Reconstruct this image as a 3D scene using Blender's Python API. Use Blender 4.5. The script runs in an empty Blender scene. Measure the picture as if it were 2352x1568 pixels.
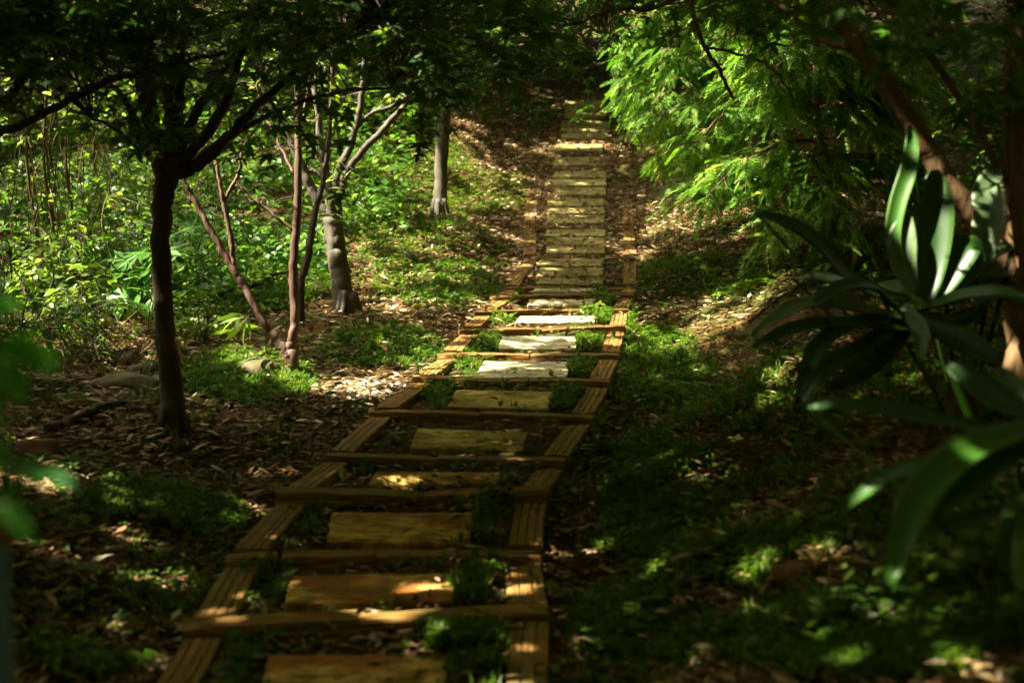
import bpy, math
import numpy as np
from mathutils import Matrix, Vector

# ------------------------------------------------------------------ camera, sky, sun, exposure
SC = bpy.context.scene
COL = SC.collection
PITCH = math.radians(6.0)
FD, CX, CY = 50.0 / 36.0 * 2352.0, 1176.0, 784.0           # focal length and centre, in photo units of 2352 across
cam_data = bpy.data.cameras.new('camera')
cam_data.lens = 50.0
cam_data.sensor_width = 36.0
cam_data.clip_start = 0.1
cam_data.clip_end = 500.0
cam_data.dof.use_dof = True
cam_data.dof.focus_distance = 9.6
cam_data.dof.aperture_fstop = 2.2
cam = bpy.data.objects.new('camera', cam_data)
COL.objects.link(cam)
cam.location = (0, 0, 0)
cam.rotation_euler = (math.pi / 2 - PITCH, 0, 0)
SC.camera = cam

SUN = np.array([-0.60, -0.06, 0.79])
SUN /= np.linalg.norm(SUN)
SUN_EL = math.asin(SUN[2])
world = bpy.data.worlds.new('World')
SC.world = world
world.use_nodes = True
wn = world.node_tree
wn.nodes.clear()
sky = wn.nodes.new('ShaderNodeTexSky')
sky.sky_type = 'NISHITA'
sky.sun_disc = False
sky.sun_elevation = SUN_EL
sky.sun_rotation = math.atan2(SUN[0], SUN[1])
sky.air_density = 0.35
sky.dust_density = 6.0
sky.ozone_density = 0.0
bg = wn.nodes.new('ShaderNodeBackground')
bg.inputs['Strength'].default_value = 0.13
wo = wn.nodes.new('ShaderNodeOutputWorld')
wn.links.new(sky.outputs[0], bg.inputs['Color'])
wn.links.new(bg.outputs[0], wo.inputs['Surface'])

sun_data = bpy.data.lights.new('sun', 'SUN')
sun_data.energy = 5.0
sun_data.angle = math.radians(0.53)
sun_data.color = (1.0, 0.90, 0.72)
sun = bpy.data.objects.new('sun', sun_data)
COL.objects.link(sun)
sun.rotation_euler = Vector(SUN).to_track_quat('Z', 'Y').to_euler()
sun.location = (-8, 10, 15)

SC.view_settings.view_transform = 'Standard'
SC.view_settings.look = 'None'
SC.view_settings.exposure = 2.9
SC.view_settings.gamma = 1.0
SC.render.engine = 'CYCLES'
SC.cycles.max_bounces = 6
SC.cycles.diffuse_bounces = 3
SC.cycles.glossy_bounces = 2
SC.cycles.transmission_bounces = 4
SC.cycles.use_denoising = True
SC.cycles.caustics_reflective = False
SC.cycles.caustics_refractive = False

# ------------------------------------------------------------------ measuring helpers
SP, CP = math.sin(PITCH), math.cos(PITCH)


def P(x, y, z):
    """World point seen at photo position (x, y) at z metres along the view axis."""
    u = (np.asarray(x, float) - CX) / FD
    v = (np.asarray(y, float) - CY) / FD
    z = np.asarray(z, float)
    return np.stack([z * u, z * (CP - v * SP), z * (-SP - v * CP)], -1)


def proj(p):
    p = np.asarray(p, float)
    zz = p[..., 1] * CP - p[..., 2] * SP
    up = p[..., 1] * SP + p[..., 2] * CP
    zs = np.where(zz > 0.05, zz, 0.05)
    return CX + FD * p[..., 0] / zs, CY - FD * up / zs, zz


def on_level(x, y, h):
    """Where the sight line through (x, y) meets the level h."""
    d = P(x, y, 1.0)
    return d * (h / d[2])


def on_plane(x, y, p0, n):
    d = P(x, y, 1.0)
    return d * (np.dot(p0, n) / np.dot(d, n))


def unit(a):
    return a / np.maximum(np.linalg.norm(a, axis=-1, keepdims=True), 1e-9)


# ------------------------------------------------------------------ mesh helpers
class Acc:
    """Collects vertices, faces and a per-vertex random number."""

    def __init__(self):
        self.v, self.f, self.r, self.n = [], [], [], 0

    def add(self, v, f, r=None):
        v = np.asarray(v, float).reshape(-1, 3)
        f = np.asarray(f, int)
        if len(v) == 0:
            return
        self.v.append(v)
        self.f.append(f + self.n)
        self.r.append(np.full(len(v), 0.5) if r is None else np.broadcast_to(r, (len(v),)))
        self.n += len(v)

    def tube(self, pts, rad, sides=7, cap=True, r=None, wob=0.0, rng=None):
        pts = np.asarray(pts, float)
        rad = np.broadcast_to(np.asarray(rad, float), (len(pts),))
        t = np.gradient(pts, axis=0)
        t = unit(t)
        ref = np.array([0.31, 0.87, 0.37])
        if abs(np.dot(t[0], ref)) > 0.9:
            ref = np.array([1.0, 0, 0])
        a = unit(np.cross(t, ref))
        b = np.cross(t, a)
        ang = np.arange(sides) * 2 * math.pi / sides
        rr = rad[:, None] * np.ones(sides)
        if wob and rng is not None:
            rr = rr * (1 + wob * rng.standard_normal(rr.shape))
        v = pts[:, None, :] + rr[..., None] * (np.cos(ang)[None, :, None] * a[:, None, :] + np.sin(ang)[None, :, None] * b[:, None, :])
        n = len(pts)
        i = np.arange(n - 1)[:, None] * sides
        j = np.arange(sides)[None, :]
        k = (j + 1) % sides
        q = np.stack([i + j, i + k, i + sides + k, i + sides + j], -1).reshape(-1, 4)
        f = np.concatenate([q[:, [0, 1, 2]], q[:, [0, 2, 3]]])
        v = v.reshape(-1, 3)
        if cap:
            v = np.concatenate([v, pts[-1:] + t[-1:] * rad[-1] * 0.6, pts[:1]])
            e = (n - 1) * sides
            top = np.stack([e + np.arange(sides), e + (np.arange(sides) + 1) % sides, np.full(sides, n * sides)], -1)
            bot = np.stack([(np.arange(sides) + 1) % sides, np.arange(sides), np.full(sides, n * sides + 1)], -1)
            f = np.concatenate([f, top, bot])
        self.add(v, f, r)

    def inst(self, tmpl, pos, dirs, norms, scale, r, wscale=None):
        """Copies of a template (lying along +Y, facing +Z) at pos along dirs."""
        tv, tf = tmpl
        pos = np.asarray(pos, float)
        n = len(pos)
        if n == 0:
            return
        y = unit(np.asarray(dirs, float))
        x = unit(np.cross(y, np.asarray(norms, float)))
        z = np.cross(x, y)
        s = np.broadcast_to(np.asarray(scale, float), (n,))
        w = s if wscale is None else s * wscale
        v = pos[:, None] + (tv[None, :, 0, None] * w[:, None, None]) * x[:, None] + (tv[None, :, 1, None] * s[:, None, None]) * y[:, None] + (tv[None, :, 2, None] * s[:, None, None]) * z[:, None]
        k = len(tv)
        f = (tf[None] + (np.arange(n) * k)[:, None, None]).reshape(-1, 3)
        self.add(v.reshape(-1, 3), f, np.repeat(np.broadcast_to(r, (n,)), k))

    def arrays(self):
        return np.concatenate(self.v), np.concatenate(self.f), np.concatenate(self.r)


def new_mesh(name, v, f, r=None, smooth=False):
    m = bpy.data.meshes.new(name)
    m.vertices.add(len(v))
    m.vertices.foreach_set('co', np.asarray(v, np.float32).ravel())
    m.loops.add(len(f) * 3)
    m.loops.foreach_set('vertex_index', np.asarray(f, np.int32).ravel())
    m.polygons.add(len(f))
    m.polygons.foreach_set('loop_start', np.arange(0, len(f) * 3, 3, dtype=np.int32))
    m.polygons.foreach_set('loop_total', np.full(len(f), 3, np.int32))
    m.polygons.foreach_set('use_smooth', np.full(len(f), smooth, bool))
    if r is not None:
        at = m.attributes.new('rnd', 'FLOAT', 'POINT')
        at.data.foreach_set('value', np.asarray(r, np.float32))
    m.update()
    m.validate()
    return m


def obj(name, acc, mat, parent=None, origin=(0, 0, 0), smooth=False):
    v, f, r = acc.arrays() if isinstance(acc, Acc) else acc
    o = bpy.data.objects.new(name, new_mesh(name, v - np.asarray(origin, float), f, r, smooth))
    o.data.materials.append(mat)
    COL.objects.link(o)
    if parent is not None:
        o.parent = parent
    else:
        o.location = origin
    return o


def tag(o, label=None, cat=None, group=None, kind=None):
    for k, val in (('label', label), ('category', cat), ('group', group), ('kind', kind)):
        if val:
            o[k] = val
    return o


def thing(name, base, label, cat, group=None):
    o = bpy.data.objects.new(name, None)
    o.empty_display_size = 0.1
    COL.objects.link(o)
    o.location = tuple(float(c) for c in base)
    return tag(o, label, cat, group)


def spline(pts, n):
    """Catmull-Rom through pts (any width), n samples."""
    p = np.asarray(pts, float)
    if len(p) == 2:
        t = np.linspace(0, 1, n)[:, None]
        return p[0] * (1 - t) + p[1] * t
    q = np.concatenate([[2 * p[0] - p[1]], p, [2 * p[-1] - p[-2]]])
    u = np.linspace(0, len(p) - 1 - 1e-6, n)
    i = u.astype(int)
    t = (u - i)[:, None]
    a, b, c, d = q[i], q[i + 1], q[i + 2], q[i + 3]
    return 0.5 * (2 * b + (c - a) * t + (2 * a - 5 * b + 4 * c - d) * t ** 2 + (3 * b - a - 3 * c + d) * t ** 3)


# value noise for placing things
def vnoise(x, y, scale, seed):
    rng = np.random.default_rng(seed)
    g = rng.random((64, 64))
    x = np.asarray(x) / scale + 1000.0
    y = np.asarray(y) / scale + 1000.0
    i, j = np.floor(x).astype(int), np.floor(y).astype(int)
    fx, fy = x - i, y - j
    fx, fy = fx * fx * (3 - 2 * fx), fy * fy * (3 - 2 * fy)
    i0, i1, j0, j1 = i % 64, (i + 1) % 64, j % 64, (j + 1) % 64
    return (g[i0, j0] * (1 - fx) + g[i1, j0] * fx) * (1 - fy) + (g[i0, j1] * (1 - fx) + g[i1, j1] * fx) * fy


# ------------------------------------------------------------------ leaf templates (along +Y, unit length)
def tri(faces):
    return np.array(faces, int)


OVATE = (np.array([[0, 0, 0], [-.26, .30, .05], [.26, .30, .05], [0, .33, 0], [-.20, .66, .02], [.20, .66, .02], [0, .68, -.02], [0, 1, -.10]]),
         tri([[0, 3, 1], [0, 2, 3], [1, 3, 6], [1, 6, 4], [3, 2, 5], [3, 5, 6], [4, 6, 7], [6, 5, 7]]))
LANCE = (np.array([[0, 0, 0], [-.085, .35, .02], [.085, .35, .02], [-.075, .65, .0], [.075, .65, .0], [0, 1, -.08]]),
         tri([[0, 2, 1], [1, 2, 4], [1, 4, 3], [3, 4, 5]]))
LITTER = (np.array([[0, 0, 0], [-.09, .3, .05], [.10, .34, .0], [-.07, .72, .03], [.08, .68, .08], [0.03, 1, .02]]),
          tri([[0, 2, 1], [1, 2, 4], [1, 4, 3], [3, 4, 5]]))
CURLED = (np.array([[0, 0, 0.02], [-.28, .3, .14], [.26, .34, .10], [0, .4, .0], [-.2, .7, .12], [.22, .68, .16], [0.03, 1, .10]]),
          tri([[0, 3, 1], [0, 2, 3], [1, 3, 4], [3, 2, 5], [3, 5, 6], [3, 6, 4]]))
BLADE = (np.array([[-.035, 0, 0], [.035, 0, 0], [-.03, .5, .05], [.03, .5, .05], [0, 1, .22]]),
         tri([[0, 1, 3], [0, 3, 2], [2, 3, 4]]))


def palmate(angles, lengths, width, valley):
    """Lobes radiating from the leaf base: star outline fan."""
    v = [[0, 0.28, 0]]
    out = []
    n = len(angles)
    for i in range(n):
        a = math.radians(angles[i])
        l = lengths[i]
        w = width * l
        ca, sa = math.cos(a), math.sin(a)
        tip = (sa * l, ca * l)
        # shoulders give the lobe a pointed oval shape
        for sgn, tt in ((-1, .5), (0, 1), (1, .5)):
            px = sa * l * tt + sgn * ca * w
            py = ca * l * tt - sgn * sa * w
            out.append((px, .28 + py * .72, -.10 * tt * tt * l))
        if i < n - 1:
            b = math.radians((angles[i] + angles[i + 1]) / 2)
            out.append((math.sin(b) * valley, .28 + math.cos(b) * valley * .72, 0))
    out = [(0.0, .18, 0)] + out
    v += [list(o) for o in out]
    f = [[0, i + 1, i] for i in range(1, len(out))] + [[0, 1, len(out)]]
    return np.array(v), tri(f)


MAPLE = palmate([-115, -62, 0, 62, 115], [.55, .85, 1.0, .85, .55], .15, .26)
CASSAVA = palmate([-120, -80, -40, 0, 40, 80, 120], [.6, .85, 1, 1.05, 1, .85, .6], .12, .10)


def herb_tmpl():
    v, f = [], []
    for k in range(3):
        a = math.radians(120 * k + 20)
        c, s = math.cos(a), math.sin(a)
        pts = [(0, 0, 0), (-.3, .45, .12), (.3, .45, .12), (0, .9, .06)]
        o = len(v)
        for x, y, z in pts:
            v.append((x * c - y * s, x * s + y * c, z + .25))
        f += [[o, o + 2, o + 1], [o + 1, o + 2, o + 3]]
    return np.array(v), tri(f)


HERB = herb_tmpl()


def tuft_tmpl(seed, n=7):
    rng = np.random.default_rng(seed)
    v, f = [], []
    for _ in range(n):
        a = rng.random() * 6.28
        lean = rng.uniform(.2, .9)
        h = rng.uniform(.5, 1)
        c, s = math.cos(a), math.sin(a)
        w = .045
        o = len(v)
        for x, d, z in ((-w, .03, 0), (w, .03, 0), (-w * .8, .03 + lean * .35 * h, h * .6), (w * .8, .03 + lean * .35 * h, h * .6), (0, .03 + lean * h, h * (1 - .35 * lean))):
            v.append((x * c - d * s, x * s + d * c, z))
        f += [[o, o + 1, o + 3], [o, o + 3, o + 2], [o + 2, o + 3, o + 4]]
    return np.array(v), tri(f)


TUFT = tuft_tmpl(3)


def spray_tmpl(seed, pairs=13, droop=.25):
    """A feathery conifer spray: needles in two ranks along a drooping stalk."""
    rng = np.random.default_rng(seed)
    v, f = [], []

    def pt(t):
        return np.array([.04 * math.sin(3 * t + seed), t * (1 - .12 * droop * t), -droop * t * t])
    for i in range(pairs):
        t = .06 + .94 * i / (pairs - 1)
        p = pt(t)
        ln = .21 * (1 - .55 * t ** 2) * (.55 + .45 * min(1, t * 5)) * rng.uniform(.85, 1.1)
        for s in (-1, 1):
            o = len(v)
            d = np.array([s * .82, .57, -.12 + rng.uniform(-.25, .25)]) * ln
            w = np.array([-.3, .8, 0]) * .030 if s > 0 else np.array([.3, .8, 0]) * .030
            v += [p - w, p + w, p + d * .6 + w * 1.3, p + d]
            f += [[o, o + 1, o + 2], [o, o + 2, o + 3]]
    # stalk
    for i in range(4):
        a, b = pt(i / 4), pt((i + 1) / 4)
        o = len(v)
        w = np.array([.008, 0, .004])
        v += [a - w, a + w, b + w, b - w]
        f += [[o, o + 1, o + 2], [o, o + 2, o + 3]]
    return np.array(v), tri(f)


SPRAYS = [spray_tmpl(k, 13, .15 + .18 * k) for k in range(3)]

# ------------------------------------------------------------------ materials


def base_mat(name):
    m = bpy.data.materials.new(name)
    m.use_nodes = True
    nt = m.node_tree
    nt.nodes.clear()
    out = nt.nodes.new('ShaderNodeOutputMaterial')
    return m, nt, out


def N(nt, kind, **kw):
    n = nt.nodes.new(kind)
    for k, val in kw.items():
        if k.startswith('i_'):
            n.inputs[k[2:].replace('_', ' ')].default_value = val
        else:
            setattr(n, k, val)
    return n


def ramp(nt, fac, stops):
    n = nt.nodes.new('ShaderNodeValToRGB')
    e = n.color_ramp.elements
    while len(e) < len(stops):
        e.new(0.5)
    for el, (p, c) in zip(e, stops):
        el.position = p
        el.color = (*c, 1) if len(c) == 3 else c
    nt.links.new(fac, n.inputs['Fac'])
    return n.outputs['Color']


def mixc(nt, fac, a, b, mode='MIX'):
    n = nt.nodes.new('ShaderNodeMix')
    n.data_type = 'RGBA'
    n.blend_type = mode
    for i, val in ((0, fac), (6, a), (7, b)):
        if hasattr(val, 'links'):
            nt.links.new(val, n.inputs[i])
        elif isinstance(val, (int, float)):
            n.inputs[i].default_value = val
        else:
            n.inputs[i].default_value = (*val, 1)
    return n.outputs[2]


def mapped(nt, scale):
    tc = nt.nodes.new('ShaderNodeTexCoord')
    mp = nt.nodes.new('ShaderNodeMapping')
    mp.inputs['Scale'].default_value = scale
    oi = nt.nodes.new('ShaderNodeObjectInfo')
    mul = nt.nodes.new('ShaderNodeMath')
    mul.operation = 'MULTIPLY'
    mul.inputs[1].default_value = 37.0
    nt.links.new(oi.outputs['Random'], mul.inputs[0])
    nt.links.new(tc.outputs['Object'], mp.inputs['Vector'])
    cmb = nt.nodes.new('ShaderNodeCombineXYZ')
    nt.links.new(mul.outputs[0], cmb.inputs[0])
    nt.links.new(mul.outputs[0], cmb.inputs[1])
    nt.links.new(cmb.outputs[0], mp.inputs['Location'])
    return mp.outputs[0]


def noise(nt, vec, scale, detail=4, rough=.55, dist=0.0):
    n = N(nt, 'ShaderNodeTexNoise', i_Scale=scale, i_Detail=detail, i_Roughness=rough, i_Distortion=dist)
    nt.links.new(vec, n.inputs['Vector'])
    return n.outputs['Fac']


def bump(nt, h, strength, dist):
    b = N(nt, 'ShaderNodeBump', i_Strength=strength, i_Distance=dist)
    nt.links.new(h, b.inputs['Height'])
    return b.outputs[0]


def rnd_out(nt):
    a = nt.nodes.new('ShaderNodeAttribute')
    a.attribute_name = 'rnd'
    return a.outputs['Fac']


def leaf_mat(name, stops, trans, transfac=.45, rough=.4, spec=.35):
    spec *= .5
    m, nt, out = base_mat(name)
    col = ramp(nt, rnd_out(nt), stops)
    p = N(nt, 'ShaderNodeBsdfPrincipled', i_Roughness=rough)
    p.inputs['Specular IOR Level'].default_value = spec
    nt.links.new(col, p.inputs['Base Color'])
    t = nt.nodes.new('ShaderNodeBsdfTranslucent')
    nt.links.new(mixc(nt, 1.0, col, trans, 'MULTIPLY'), t.inputs['Color'])
    mx = nt.nodes.new('ShaderNodeMixShader')
    mx.inputs[0].default_value = transfac
    nt.links.new(p.outputs[0], mx.inputs[1])
    nt.links.new(t.outputs[0], mx.inputs[2])
    nt.links.new(mx.outputs[0], out.inputs['Surface'])
    return m


def solid_mat(name, build, rough=.8, spec=.3):
    m, nt, out = base_mat(name)
    col, nrm = build(nt)
    p = N(nt, 'ShaderNodeBsdfPrincipled', i_Roughness=rough)
    p.inputs['Specular IOR Level'].default_value = spec
    nt.links.new(col, p.inputs['Base Color'])
    if nrm is not None:
        nt.links.new(nrm, p.inputs['Normal'])
    nt.links.new(p.outputs[0], out.inputs['Surface'])
    return m


TR = (2.2, 2.3, .9)                                            # leaves pass a yellower light than they reflect
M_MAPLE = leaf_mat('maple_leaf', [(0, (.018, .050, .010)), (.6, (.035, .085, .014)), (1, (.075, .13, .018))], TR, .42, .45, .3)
M_SHADE_CANOPY = leaf_mat('shade_canopy_leaf', [(0, (.05, .085, .010)), (1, (.10, .14, .016))], (2.3, 1.9, .6), .5, .5, .2)  # for the unseen shade canopy; translucency raised to tint the shade golden green
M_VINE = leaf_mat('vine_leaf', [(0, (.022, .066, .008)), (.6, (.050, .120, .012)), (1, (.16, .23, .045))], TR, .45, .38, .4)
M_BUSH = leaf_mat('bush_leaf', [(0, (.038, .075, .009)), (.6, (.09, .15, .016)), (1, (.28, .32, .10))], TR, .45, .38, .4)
M_CASSAVA = leaf_mat('palmate_leaf', [(0, (.05, .13, .02)), (1, (.09, .20, .03))], TR, .45, .35, .4)
M_CONIFER = leaf_mat('conifer_spray', [(0, (.030, .095, .010)), (.5, (.085, .19, .020)), (1, (.30, .38, .10))], (1.9, 2.0, .7), .42, .45, .3)
M_GRASS = leaf_mat('grass_blade', [(0, (.026, .066, .004)), (.6, (.058, .118, .007)), (1, (.14, .17, .02))], TR, .35, .5, .3)
M_LITTER = leaf_mat('dry_leaf', [(0, (.055, .030, .014)), (.35, (.14, .075, .030)), (.7, (.30, .20, .10)), (1, (.52, .43, .30))], (1.2, 1.0, .7), .15, .6, .25)
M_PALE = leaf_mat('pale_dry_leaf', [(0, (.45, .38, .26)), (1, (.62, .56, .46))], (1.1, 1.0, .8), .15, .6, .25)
M_RED = leaf_mat('red_leaf', [(0, (.32, .02, .02)), (1, (.40, .04, .02))], (1.4, .8, .8), .3, .5, .3)
M_STRAW = leaf_mat('dry_stem', [(0, (.05, .028, .012)), (.7, (.12, .075, .03)), (1, (.34, .26, .13))], (1.1, 1, .8), .1, .6, .2)
M_NEAR = leaf_mat('near_leaf', [(0, (.05, .22, .04)), (1, (.09, .30, .05))], TR, .4, .5, .2)


def bark_build(dark, mid, light, scale=14, peel=.0):
    def b(nt):
        v = mapped(nt, (1, 1, .22))
        n1 = noise(nt, v, scale, 6, .6)
        n2 = noise(nt, mapped(nt, (1, 1, .9)), 5, 4, .6)
        c = ramp(nt, n1, [(.30, dark), (.52, mid), (.72, light)])
        c = mixc(nt, ramp(nt, n2, [(.45, (0, 0, 0)), (.65, (.55, .55, .55))]), c, mid)
        return c, bump(nt, n1, .9, .02)
    return b


M_BARK_DARK = solid_mat('bark_dark_maple', bark_build((.020, .014, .008), (.05, .036, .020), (.10, .075, .045)))
M_BARK_PINK = solid_mat('bark_pinkish', bark_build((.035, .017, .009), (.095, .052, .032), (.20, .14, .095), 9), .6)
M_BARK_GREY = solid_mat('bark_grey', bark_build((.028, .024, .014), (.075, .064, .042), (.14, .125, .09), 10))
M_BARK_RED = solid_mat('bark_conifer', bark_build((.05, .022, .012), (.13, .062, .034), (.24, .13, .08), 18))
M_BARK_LEAN = solid_mat('bark_leaning', bark_build((.036, .020, .008), (.10, .056, .021), (.19, .115, .048), 12))


def soil_build(nt):
    tc = nt.nodes.new('ShaderNodeTexCoord')
    n1 = noise(nt, tc.outputs['Object'], 1.3, 8, .65)
    n2 = noise(nt, tc.outputs['Object'], 34, 5, .7)
    c = ramp(nt, n1, [(.3, (.026, .014, .004)), (.55, (.055, .030, .009)), (.75, (.095, .052, .017))])
    c = mixc(nt, ramp(nt, n2, [(.35, (0, 0, 0)), (.7, (.7, .7, .7))]), c, (.12, .066, .022))
    n3 = noise(nt, tc.outputs['Object'], 2.1, 5, .6)
    c = mixc(nt, ramp(nt, n3, [(.42, (0, 0, 0)), (.60, (.75, .75, .75))]), c, (.026, .055, .008))
    return c, bump(nt, n2, .9, .03)


M_SOIL = solid_mat('soil', soil_build, .95, .1)


def timber_build(nt):
    v = mapped(nt, (1.1, 20, 20))
    n1 = noise(nt, v, 7, 7, .6, .5)
    n2 = noise(nt, mapped(nt, (1, 1, 1)), 3.4, 5, .6)
    n3 = noise(nt, mapped(nt, (1, 1, 1)), 22, 4, .7)
    c = ramp(nt, n1, [(.32, (.048, .020, .004)), (.45, (.155, .070, .013)), (.58, (.28, .140, .032)), (.74, (.44, .27, .10))])
    c = mixc(nt, ramp(nt, n2, [(.42, (0, 0, 0)), (.62, (.75, .75, .75))]), c, mixc(nt, n1, (.050, .042, .007), (.20, .155, .030)))
    c = mixc(nt, ramp(nt, n3, [(.60, (0, 0, 0)), (.75, (.7, .7, .7))]), c, (.045, .026, .011))
    return c, bump(nt, n1, .25, .003)


M_TIMBER = solid_mat('timber', timber_build, .75, .3)


def slab_build(pale, stain, moss, amount):
    def b(nt):
        v = mapped(nt, (1, 1, 1))
        n1 = noise(nt, mapped(nt, (1.0, 2.2, 1)), 7, 7, .62, .7)
        n2 = noise(nt, v, 2.6, 5, .65)
        n3 = noise(nt, mapped(nt, (1.0, 2.6, 1)), 14, 7, .72, .6)
        n4 = noise(nt, mapped(nt, (1.0, 1.6, 1)), 5, 6, .7, 1.0)
        dark = tuple(c * .30 for c in pale)
        mid = tuple(c * .8 for c in pale)
        c = ramp(nt, n1, [(.36, dark), (.47, mid), (.60, pale)])
        c = mixc(nt, ramp(nt, n2, [(.45, (0, 0, 0)), (.55, (amount, amount, amount))]), c, stain)
        c = mixc(nt, ramp(nt, n4, [(.51, (0, 0, 0)), (.58, (.8, .8, .8))]), c, moss)
        c = mixc(nt, ramp(nt, n3, [(.545, (0, 0, 0)), (.61, (.9, .9, .9))]), c, tuple(x * .18 for x in pale))
        return c, bump(nt, n3, .6, .010)
    return b


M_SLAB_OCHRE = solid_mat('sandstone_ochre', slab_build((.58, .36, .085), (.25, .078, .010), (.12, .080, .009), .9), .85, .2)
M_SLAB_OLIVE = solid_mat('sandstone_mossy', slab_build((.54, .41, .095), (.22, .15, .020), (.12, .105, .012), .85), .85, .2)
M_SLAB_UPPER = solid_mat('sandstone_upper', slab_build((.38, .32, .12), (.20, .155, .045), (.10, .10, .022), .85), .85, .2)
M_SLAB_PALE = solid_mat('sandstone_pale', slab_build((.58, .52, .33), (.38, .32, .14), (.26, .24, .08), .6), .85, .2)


def stone_build(a, b_, moss):
    def b(nt):
        v = mapped(nt, (1, 1, 1))
        n1 = noise(nt, v, 6, 6, .6)
        n2 = noise(nt, v, 2.5, 4, .6)
        c = ramp(nt, n1, [(.3, a), (.7, b_)])
        c = mixc(nt, ramp(nt, n2, [(.45, (0, 0, 0)), (.6, (.8, .8, .8))]), c, moss)
        return c, bump(nt, n1, .5, .02)
    return b


M_STONE = solid_mat('stone', stone_build((.085, .060, .028), (.19, .15, .085), (.05, .065, .014)), .85)
M_STONE_RED = solid_mat('stone_reddish', stone_build((.10, .040, .015), (.19, .080, .03), (.08, .06, .015)), .8)
M_STONE_MOSS = solid_mat('stone_mossy', stone_build((.05, .065, .018), (.13, .135, .045), (.035, .07, .010)), .85)


def agave_build(a, b_, c_):
    def b(nt):
        r = rnd_out(nt)
        v = mapped(nt, (1, 1, 1))
        n1 = noise(nt, v, 9, 4, .6)
        c = ramp(nt, r, [(0, a), (.55, b_), (1, c_)])
        c = mixc(nt, ramp(nt, n1, [(.4, (0, 0, 0)), (.7, (.35, .35, .35))]), c, b_)
        return c, bump(nt, n1, .12, .006)
    return b


def agave_mat(name, a, b_, c_, rough, tf=.10):
    m, nt, out = base_mat(name)
    col, nrm = agave_build(a, b_, c_)(nt)
    p = N(nt, 'ShaderNodeBsdfPrincipled', i_Roughness=rough)
    p.inputs['Specular IOR Level'].default_value = .30
    nt.links.new(col, p.inputs['Base Color'])
    nt.links.new(nrm, p.inputs['Normal'])
    t = nt.nodes.new('ShaderNodeBsdfTranslucent')
    nt.links.new(mixc(nt, 1.0, col, (1.8, 2.2, .7), 'MULTIPLY'), t.inputs['Color'])
    mx = nt.nodes.new('ShaderNodeMixShader')
    mx.inputs[0].default_value = tf
    nt.links.new(p.outputs[0], mx.inputs[1])
    nt.links.new(t.outputs[0], mx.inputs[2])
    nt.links.new(mx.outputs[0], out.inputs['Surface'])
    return m


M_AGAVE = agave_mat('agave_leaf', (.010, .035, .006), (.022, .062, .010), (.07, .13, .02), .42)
M_AGAVE_LIT = agave_mat('agave_leaf_lit', (.045, .085, .030), (.09, .14, .06), (.16, .22, .09), .40)  # lighter copy: paints the waxy sheen of lit leaves into the colour
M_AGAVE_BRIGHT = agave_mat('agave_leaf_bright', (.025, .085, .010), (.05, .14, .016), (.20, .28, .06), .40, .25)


def flat_build(c, c2):
    def b(nt):
        n = noise(nt, mapped(nt, (1, 1, 1)), 12, 5, .6)
        return ramp(nt, n, [(.3, c), (.7, c2)]), None
    return b


M_POST = solid_mat('blue_grey_paint', flat_build((.08, .17, .42), (.12, .22, .50)), .5)
M_POST_CAP = solid_mat('brown_cap', flat_build((.16, .085, .02), (.24, .13, .04)), .6)
M_DARKWOOD = solid_mat('dark_board', flat_build((.022, .014, .009), (.05, .03, .018)), .8)

# ------------------------------------------------------------------ the path: lines of risers measured from the photo
BEAMS = [((270, 1690), (1262, 1625)), ((420, 1441), (1263, 1398)), ((513, 1277), (1244, 1265)), ((634, 1131), (1258, 1125)), ((741, 1042), (1297, 1056)),
         ((849, 940), (1359, 957)), ((947, 863), (1399, 876)), ((1006, 810), (1423, 812)), ((1055, 755), (1437, 748)),
         ((1092, 712), (1443, 708)), ((1132, 679), (1456, 673)), ((1160, 655), (1462, 653)),
         ((1203, 587), (1463, 586)), ((1201, 516), (1457, 516)), ((1208, 451), (1452, 451))]
BZ = [3.85] + [4166.4 * (.00111 + .000195 * i) for i in range(9)]
BZ += [11.9, 12.55, 14.0, 15.4, 16.8]
FAR = [(1330, 353, 18.9), (1335, 322, 19.6), (1338, 270, 20.8), (1335, 212, 22.2)]

beam_pts = []
for (l, r), z in zip(BEAMS, BZ):
    mid = P((l[0] + r[0]) / 2, (l[1] + r[1]) / 2, z)
    a, b = on_level(l[0], l[1], mid[2]) if mid[2] < -.3 else P(l[0], l[1], z), on_level(r[0], r[1], mid[2]) if mid[2] < -.3 else P(r[0], r[1], z)
    beam_pts.append((a, b))
    # print(z, mid, np.linalg.norm(a-b))


def tread_plane(i):
    """Plane of the tread between riser i and riser i + 1."""
    (a, b), (c, d) = beam_pts[i], beam_pts[i + 1]
    p0 = (a + b) / 2 - np.array([0, 0, .012])
    p1 = (c + d) / 2 - np.array([0, 0, .036])
    ax = unit(b - a)
    n = unit(np.cross(ax, p1 - p0))
    return p0, n


# ------------------------------------------------------------------ terrain heights: thin-plate surface through measured points
K = .9408
ctrl = []


def c_px(lst, k=1.0, dz=0.0):
    for x, y, z in lst:
        ctrl.append(P(x * k, y * k, z) + np.array([0, 0, dz]))


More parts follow.
